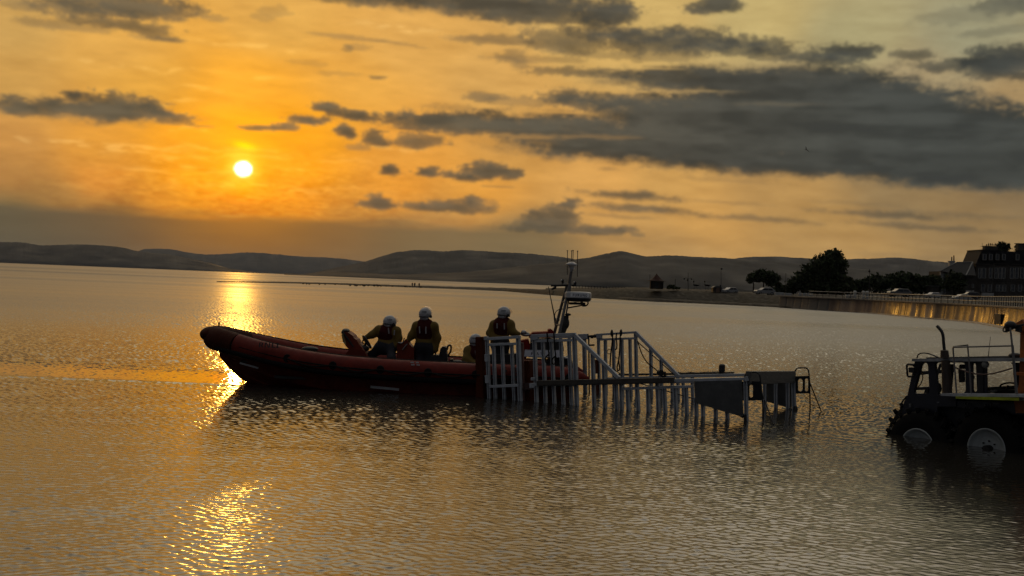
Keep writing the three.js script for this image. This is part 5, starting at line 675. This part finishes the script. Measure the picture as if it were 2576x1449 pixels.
crew('person in white helmet bending at the steering wheel, left arm stretched towards the bow', {
  head: [981.5, 811], neck: [977, 826, .02], chest: [974, 838, .02], waist: [972, 862], hip: [969, 872], shL: [953, 830, .03], shR: [998, 833, -.03], elL: [936, 842, .0], haL: [917, 850.5, -.02], elR: [1003, 851, -.06], haR: [1000, 868, -.12], hipL: [955, 876, .06], hipR: [983, 876, -.06], knL: [935, 893, .12], knR: [985, 902, -.3], ftL: [938, 943, .1], ftR: [985, 944, -.3],
  look: V(.75, -.12, -.5), visor: .25, mark: .1, straps: [[977, 825.5, 978.5, 839.5], [992.5, 830.5, 991.5, 843]], so: .21, hand: { haL: V(-.4, -.8, .1) }, curl: { haL: .9 } });
crew('person standing tallest amidships, back turned, raised visor on white helmet', {
  head: [1070.5, 791], neck: [1069.5, 810], chest: [1068.5, 826], waist: [1067, 860], hip: [1066, 870], shL: [1048, 820, .02], shR: [1092, 821, -.02], elL: [1035, 844, -.02], haL: [1027, 857, -.05], elR: [1101, 850, .0], haR: [1097, 881, -.03], hipL: [1056, 878], hipR: [1077, 878], knL: [1053, 911, -.05], knR: [1079, 912, -.02], ftL: [1052, 944], ftR: [1080, 945],
  look: V(.55, .0, -.8), visor: 1.25, mark: -.1, straps: [[1055, 821, 1056, 838.5], [1071.3, 822, 1071.3, 839.5]], curl: { haL: .9, haR: .25 } });
crew('person crouching low behind the tube beside the orange fender, one yellow sleeve showing', { d: 27.9,
  head: [1197, 857], neck: [1195, 874], chest: [1192, 890], waist: [1190, 916], hip: [1190, 925], shL: [1178, 882, -.05], shR: [1210, 882], elL: [1172, 903, -.18], haL: [1190, 913, -.25], elR: [1218, 900], haR: [1214, 918, -.1], hipL: [1182, 928], hipR: [1198, 928], knL: [1166, 922, -.25], knR: [1202, 924, -.3], ftL: [1172, 945, -.1], ftR: [1206, 945, -.1],
  look: V(.6, .0, -.75), mark: -.3, straps: [[1196, 882, 1198, 897]] });
crew('person standing at the stern behind the carriage gate, hand on the red cover', { d: 28.05,
  head: [1268.5, 788.5], neck: [1266, 806], chest: [1262, 820], waist: [1259, 850], hip: [1258, 860], shL: [1243, 817, .04], shR: [1284, 816, -.04], elL: [1232, 838, .0], haL: [1238, 851, -.1], elR: [1290, 835, -.1], haR: [1304, 839.5, -.16], hipL: [1249, 868], hipR: [1267, 868], knL: [1249, 902, -.03], knR: [1270, 902], ftL: [1248, 936], ftR: [1271, 938],
  look: V(.78, -.1, -.5), visor: .2, mark: -.1, straps: [[1250.5, 813, 1250.5, 826], [1268.5, 813, 1269, 829]], so: .2, hand: { haR: V(1, -.1, 0) } });

// three walkers far out on the spit
for (const [X, Yt, Yb, l, w] of [[1037, 709.5, 720.5, 'tiny far figure standing on the spit, leftmost of three', .06], [1043, 709.2, 721, 'tiny far figure standing on the spit, middle of three', -.05], [1054.2, 710, 721.5, 'tiny far figure standing on the spit, apart on the right', .1]]) {
  const p = onWater(X, Yb + 1.2, .35), d = -p.z, h = (Yb - Yt) * d / FOC, q = (x, y, z = 0) => p.clone().add(V(x * h, y * h, z * h)), C = [.03, .03, .035], t = thing('person', l, 'person', p.clone());
  obj('body', bones([[q(0, .9), q(0, .93), .06 * h, .06 * h, FACE], [q(0, .84), q(0, .87), .035 * h, .035 * h, FACE], [q(0, .78), q(0, .55), .1 * h, .085 * h, C], [q(-.1, .79), q(.1, .79), .05 * h, .05 * h, C], [q(-.1, .79), q(-.14, .6), .042 * h, .035 * h, C], [q(-.14, .6), q(-.12 + w, .46, .06), .035 * h, .026 * h, C], [q(.1, .79), q(.14, .6), .042 * h, .035 * h, C], [q(.14, .6), q(.12, .46, .05), .035 * h, .026 * h, C], [q(-.04, .53), q(-.05, .27), .065 * h, .05 * h, C], [q(-.05, .27), q(-.06 - w * .4, .02), .048 * h, .03 * h, C], [q(.04, .53), q(.05, .27), .065 * h, .05 * h, C], [q(.05, .27), q(.05 + w * .4, .02), .048 * h, .03 * h, C], [q(-.06 - w * .4, .02), q(-.06 - w * .4, .015, .1), .03 * h, .025 * h, C], [q(.05 + w * .4, .02), q(.05 + w * .4, .015, .1), .03 * h, .025 * h, C]], .06, 56, .02 * h), skin, t);
}

// gull high at the right
{ const d = 120, p = at(2028, 376, d), half = (m) => { m.geometry.scale(.5, .5, .5); return m; }, t = thing('gull', 'small dark gull gliding high before the large grey cloud', 'bird', p), g = new THREE.SphereGeometry(.09, 12, 8); g.scale(2.3, .9, .9); g.rotateZ(-.5); g.translate(p.x, p.y, p.z); const bm = mat(.03, .03, .032, .8);
  const wing = (k) => { const q = [[0, 0, 0], [k * .22, .12, .1], [k * .5, .1, .25], [k * .62, .04, .4]], P = [], w = [.16, .15, .1, .015]; for (let i = 0; i < 3; i++) { const a = q[i], b = q[i + 1], v = (r, o) => [r[0] - .2 * k * 0, r[1], r[2] + o]; const A = v(a, -w[i]), B = v(a, w[i]), C = v(b, -w[i + 1]), D = v(b, w[i + 1]); P.push(...A, ...C, ...B, ...B, ...C, ...D, ...A.map((u, j) => u - (j === 1 ? .015 : 0)), ...B.map((u, j) => u - (j === 1 ? .015 : 0)), ...C.map((u, j) => u - (j === 1 ? .015 : 0)), ...B.map((u, j) => u - (j === 1 ? .015 : 0)), ...D.map((u, j) => u - (j === 1 ? .015 : 0)), ...C.map((u, j) => u - (j === 1 ? .015 : 0))); } const g2 = new THREE.BufferGeometry(); g2.setAttribute('position', new THREE.Float32BufferAttribute(P, 3)); g2.rotateZ(-.95); g2.rotateY(.2); g2.translate(p.x, p.y, p.z); g2.computeVertexNormals(); return g2; };
  half(obj('body', [g, ball(p.clone().add(V(-.2, .1, 0)), .055), rod(p.clone().add(V(-.23, .1, 0)), p.clone().add(V(-.33, .1, 0)), .02, .005)], bm, t)); half(obj('wing', wing(1), bm, t)); half(obj('wing', wing(-1), bm, t)); }

// ------------------------------------------------------------------ the launching tractor, rear towards the viewer and out of frame at right
{
  const ax = V(.574, 0, .819), T0 = V(7.9, 0, -21.87), TP = plane(T0, ax), back = TP.n, t = thing('launch_tractor', 'dark navy launching tractor half submerged at the right edge, with tall exhaust', 'tractor', TP.on(2420, 1060).setY(0).addScaledVector(TP.n, 1.1));
  const m7 = (x, y) => [2223.4 + x * .15435, 798.6 + y * .15435], W = 2.1, on = (x, y, off = 0) => TP.on(...m7(x, y), off), pl = (pts, off, th, holes = []) => slab(pts.map(([x, y]) => on(x, y, off)), back, th, holes.map((h) => h.map(([x, y]) => on(x, y, off))));
  const bar = (x0, y0, x1, y1, w, th, off = 0) => beam(on(x0, y0, off), on(x1, y1, off), w, th, back);
  const rnd4 = (pts, r) => { const o = [], n = pts.length; for (let i = 0; i < n; i++) { const p = pts[(i + n - 1) % n], q = pts[i], s = pts[(i + 1) % n], a = Math.hypot(p[0] - q[0], p[1] - q[1]), b = Math.hypot(s[0] - q[0], s[1] - q[1]); for (let k = 0; k <= 5; k++) { const f = k / 5, A = [q[0] + (p[0] - q[0]) / a * r, q[1] + (p[1] - q[1]) / a * r], B = [q[0] + (s[0] - q[0]) / b * r, q[1] + (s[1] - q[1]) / b * r]; o.push([(1 - f) ** 2 * A[0] + 2 * f * (1 - f) * q[0] + f * f * B[0], (1 - f) ** 2 * A[1] + 2 * f * (1 - f) * q[1] + f * f * B[1]]); } } return o; };
  // cab frame: near and far sides as plates with rounded openings, joined by roof and nose
  const shell = [[505, 712], [1640, 712], [1640, 1255], [1170, 1255], [1170, 1380], [385, 1380], [378, 1290]], holes = [rnd4([[612, 735], [715, 735], [745, 1240], [478, 1240]], 60), rnd4([[822, 735], [1325, 735], [1335, 1225], [880, 1262]], 55), rnd4([[1425, 735], [1498, 735], [1520, 1220], [1432, 1220]], 55)];
  const fr = obj('cab_side', pl(shell, 0, .07, holes), M.navy, t); obj('cab_side', pl(shell.map(([x, y]) => [x, y]), W * .82, .07, holes), M.navy, t);
  obj('roof', [pl([[455, 672], [2330, 657], [2330, 716], [455, 716]], -.08, W)], M.roofGrey, t); obj('roof_hatch', pl([[690, 650], [2300, 622], [2300, 660], [690, 672]], .35, W * .5), M.galvDark, t);
  obj('front_bar', [bar(560, 912, 945, 880, .07, .06, W * .8), bar(480, 1165, 745, 1150, .06, .06, W * .8), bar(835, 1030, 930, 750, .04, .04, W * .8), bar(690, 1250, 720, 1150, .08, .06, W * .8)], M.black, t);
  obj('door_post', [pl([[1500, 714], [1612, 714], [1618, 1255], [1525, 1255]], -.03, .14)], M.black, t); obj('rear_post', [pl([[2060, 735], [2230, 735], [2230, 1260], [2150, 1260], [2130, 800]], W * .8, .06)], M.black, t);
  obj('fan_case', [pl(rnd4([[1225, 765], [1300, 765], [1302, 840], [1225, 840]], 30), W * .45, .14), pl([[1210, 850], [1268, 850], [1275, 1052], [1225, 1060]], W * .45, .1)], M.black, t);
  obj('work_lamp', [ball(on(868, 1110, .4), .075, 1, .8, 1), ball(on(872, 1160, .4), .08, 1, 1.2, 1), ball(on(1440, 975, .3), .045)], M.black, t); obj('wing_lamp', [ball(on(1655, 768, -.02), .065)], M.frame, t);
  // exhaust stack
  obj('silencer', [rod(on(1035, 1260, -.12), on(1005, 700, -.12), .088, .076, 18), rod(on(995, 665, -.12), on(988, 545, -.12), .078, .07, 18), ball(on(987, 545, -.12), .07, 1, .3, 1)], M.brown, t);
  obj('exhaust_pipe', [pipe([[990, 560], [975, 420], [965, 300], [945, 235], [905, 180], [868, 140]].map(([x, y]) => on(x, y, -.12)), .028, 40, 12)], M.black, t); obj('exhaust_bracket', [pl([[1080, 760], [1130, 760], [1110, 920], [1085, 1180], [1060, 1180]], 0, .05)], M.black, t);
  // handrails and walkway
  const hr = (pts, r = .015, off = -.3) => pipe(pts.map(([x, y]) => on(x, y, off)), r, pts.length * 8, 7, false, .05);
  obj('handrail', [hr([[1188, 1268], [1160, 900], [1128, 500], [1135, 484], [1600, 474], [2095, 461]])], M.rail, t); obj('handrail', hr([[1128, 492], [1140, 476], [1368, 450]], .013, -.1), M.black, t); obj('handrail', hr([[1422, 1240], [1395, 800], [1365, 448]], .014), M.rail, t); obj('handrail', [rod(on(2165, 1270, -.3), on(2095, 455, -.3), .026, .024), rod(on(2092, 460, -.3), on(2060, 165, -.3), .018, .016)], M.rail, t);
  obj('walkway', pl([[925, 1238], [2420, 1255], [2420, 1300], [1165, 1285], [925, 1275]], -.42, .5), M.galv, t); obj('walkway_edge', pl([[1168, 1286], [2192, 1308], [2195, 1357], [1172, 1325]], -.45, .025), M.hivis, t, 'fluorescent yellow stripe along the walkway edge');
  obj('hose', hr([[1165, 815], [1250, 850], [1370, 893], [1500, 920], [1630, 932], [1780, 915], [1950, 870], [2090, 828]], .013, -.25), mat(.14, .07, .05, .8), t); obj('hose', hr([[540, 665], [555, 610], [600, 584], [660, 578], [740, 592], [820, 622], [885, 650]], .012, .1), M.black, t); obj('hose', hr([[590, 810], [630, 900], [635, 990], [605, 1080], [545, 1150]], .01, .1), M.black, t);
  obj('whip_aerial', rod(on(1700, 660, .5), on(1738, 312, .5), .008, .004), M.black, t); obj('hook_block', [ball(on(2140, 625, .3), .09, 1.3, .6, 1)], M.black, t); obj('lamp_cable', bar(1620, 930, 1670, 840, .012, .012, .05), M.black, t);
  // mirror
  obj('mirror', [pipe([[505, 770], [400, 765], [374, 780], [385, 945], [400, 962], [470, 962], [500, 930]].map(([x, y]) => on(x, y, -.1)), .02, 50, 6, false, .1), pl(rnd4([[400, 812], [492, 815], [490, 902], [405, 900]], 22), -.14, .07), pipe([[400, 765], [450, 775], [505, 800]].map(([x, y]) => on(x, y, -.1)), .012, 12)], M.black, t);
  // rear platform: steering wheel, locker, ropes
  { const g = new THREE.TorusGeometry(.135, .016, 8, 28); g.rotateX(Math.PI / 2 - .45); const p = on(2028, 1110, W * .45); g.translate(p.x, p.y, p.z); obj('steering_wheel', [g, rod(p, on(1990, 1200, W * .45), .02)], M.black, t); }
  obj('locker', [pl([[1622, 1140], [2150, 1110], [2150, 1200], [1622, 1195]], W * .5, .5)], mat(.09, .12, .11, .8), t); obj('coiled_rope', [hr([[1625, 1215], [1690, 1200], [1700, 1225], [1760, 1195], [1780, 1218], [1835, 1185]], .022, .25), hr([[1640, 1230], [1720, 1215], [1800, 1205]], .022, .3)], M.frame, t); obj('seat', pl([[1790, 1245], [1830, 1195], [1980, 1180], [2140, 1185], [2150, 1250]], W * .25, .5), M.black, t);
  // boom and its head at the frame edge
  obj('boom', [pl([[2222, 222], [2420, 215], [2420, 1262], [2175, 1262], [2160, 1240], [2200, 1100], [2215, 700]], .1, .4)], M.craneO, t); obj('boom_base', pl([[2120, 1365], [2420, 1350], [2420, 1560], [2150, 1560]], -.05, .6), M.craneO, t); obj('boom_arm', [bar(2230, 60, 2310, 225, .16, .14, .1), bar(2120, 912, 2330, 922, .05, .06, -.1)], M.craneO, t);
  obj('boom_head', [ball(on(2065, 130, -.1), .085, 1.2, .9, 1), bar(2000, 155, 2290, 118, .03, .06, -.1), pl([[2135, 120], [2195, 120], [2200, 240], [2140, 225]], -.1, .1), pipe([[2010, 110], [1965, 150], [1945, 215], [2000, 235], [2030, 190]].map(([x, y]) => on(x, y, -.1)), .012, 30, 5), pipe([[1960, 150], [1990, 190], [1985, 225], [2020, 200]].map(([x, y]) => on(x, y, -.12)), .01, 30, 5), ball(on(2015, 200, -.1), .04)], M.black, t);
  // body and mudguards down into the water
  const g6 = (x, y) => [2204 + x * .3086, 766.7 + y * .3086], pb = (pts, off, th) => slab(pts.map(([x, y]) => TP.on(...g6(x, y), off)), back, th);
  obj('nose', [pb([[250, 740], [500, 742], [500, 980], [320, 1080], [215, 1080], [205, 930], [225, 800]], -.02, W * .85)], M.navy, t); obj('chassis', [pb([[480, 745], [1330, 790], [1330, 1450], [480, 1400], [400, 1000]], .12, W * .75)], M.black, t); obj('engine_panel', [pb([[500, 742], [650, 742], [650, 830], [500, 830]], -.04, .2), pb([[650, 785], [1330, 800], [1330, 905], [900, 880], [650, 830]], -.02, .3)], M.navy, t);
  obj('front_hose', pipe([[250, 745], [215, 790], [200, 850], [196, 940]].map(([x, y]) => TP.on(...g6(x, y), .1)), .018, 30, 6), M.black, t);
  const tg = (x0, y0, x1, y1, m = M.white) => obj('marking', pb([[x0, y0], [x1, y0 + 1], [x1, y1], [x0, y1]], -.045, .02), m, t);
  const dim = mat(.2, .2, .21, .7); tg(267, 806, 284, 836, dim); tg(716, 800, 722, 812, dim); tg(740, 802, 746, 814, dim); tg(760, 804, 766, 816, dim); tg(716, 830, 721, 845, dim); tg(735, 832, 741, 843, dim); tg(755, 834, 761, 844, dim); tg(884, 800, 934, 808, dim); tg(884, 808, 891, 838, dim); tg(905, 808, 911, 836, dim); tg(926, 808, 934, 840, dim); tg(950, 800, 1005, 812, dim);
  { const cv = document.createElement('canvas'); cv.width = 128; cv.height = 64; const x = cv.getContext('2d'); x.clearRect(0, 0, 128, 64); x.fillStyle = '#77797f'; x.font = 'bold 52px sans-serif'; x.textAlign = 'center'; x.textBaseline = 'middle'; x.fillText('LRF', 64, 34); const tx = new THREE.CanvasTexture(cv); tx.colorSpace = THREE.SRGBColorSpace; const P = [[488, 804], [522, 804], [522, 786], [488, 786]].map(([a, b]) => TP.on(...g6(a, b), -.05)), g = new THREE.BufferGeometry(); g.setAttribute('position', new THREE.Float32BufferAttribute(P.flatMap((p) => [p.x, p.y, p.z]), 3)); g.setAttribute('uv', new THREE.Float32BufferAttribute([0, 0, 1, 0, 1, 1, 0, 1], 2)); g.setIndex([0, 1, 2, 0, 2, 3]); g.computeVertexNormals(); obj('lettering', g, new THREE.MeshStandardMaterial({ map: tx, transparent: true, roughness: .7, side: THREE.DoubleSide }), t); }
  // wheels: ribbed tyre, pale dished rim, hub with studs
  const B = new THREE.Matrix4().makeBasis(ax, V(0, 1, 0), ax.clone().cross(V(0, 1, 0)));     // wheel axle along the third axis
  const wheel = (X, y, off, R = .72, wd = .5, far = false) => {
    const c = TP.on(X, 1100, off); c.y = y; const outward = back.clone().negate(), sgn = Math.sign(outward.dot(V().setFromMatrixColumn(B, 2))), put = (g) => { g.applyMatrix4(B); g.translate(c.x, c.y, c.z); return g; };
    const lz = (pts) => { const g = new THREE.LatheGeometry(pts.map(([r, z]) => new THREE.Vector2(r, z * sgn)), 56); g.rotateX(Math.PI / 2); if (sgn < 0) { const i = g.index.array; for (let k = 0; k < i.length; k += 3) { const q = i[k]; i[k] = i[k + 1]; i[k + 1] = q; } g.computeVertexNormals(); } return put(g); };
    const w = obj('wheel', lz([[.36, -wd / 2 + .03], [.5, -wd / 2], [R - .08, -wd / 2 + .02], [R - .04, -wd / 2 + .07], [R - .03, 0], [R - .04, wd / 2 - .07], [R - .08, wd / 2 - .02], [.5, wd / 2], [.36, wd / 2 - .03]]), M.rubber, t);
    const lug = []; for (let i = 0; i < 22; i++) for (const k of [-1, 1]) { const a = (i + (k > 0 ? .5 : 0)) / 22 * Math.PI * 2, g = new RoundedBoxGeometry(.07, .085, wd * .56, 1, .012); g.rotateY(k * .62); g.translate(0, 0, k * wd * .24); g.translate(0, R - .02, 0); g.rotateZ(a); lug.push(put(g)); } obj('tyre_lug', lug, M.rubber, w).userData.kind = 'stuff';
    obj('rim', [lz([[.36, wd / 2 - .035], [.375, wd / 2 - .02], [.355, wd / 2 - .012], [.335, wd / 2 - .03], [.315, wd / 2 - .06], [.29, wd / 2 - .075], [.2, wd / 2 - .1], [.12, wd / 2 - .11], [0, wd / 2 - .11]])], M.rim, w);
    const hub = []; for (let i = 0; i < 8; i++) { const a = i / 8 * 6.283, g = new THREE.CylinderGeometry(.014, .014, .03, 8); g.rotateX(Math.PI / 2); g.translate(Math.cos(a) * .15, Math.sin(a) * .15, sgn * (wd / 2 - .095)); hub.push(put(g)); } const hc = new THREE.CylinderGeometry(.08, .09, .16, 18); hc.rotateX(Math.PI / 2); hc.translate(0, 0, sgn * (wd / 2 - .08)); obj('hub', [put(hc), ...hub], M.black, w);
  };
  wheel(2328, -.2, .06); wheel(2502, -.03, .06); wheel(2325.5, -.19, W - .35); wheel(2497, -.02, W - .35);
}

renderer.render(scene, camera);
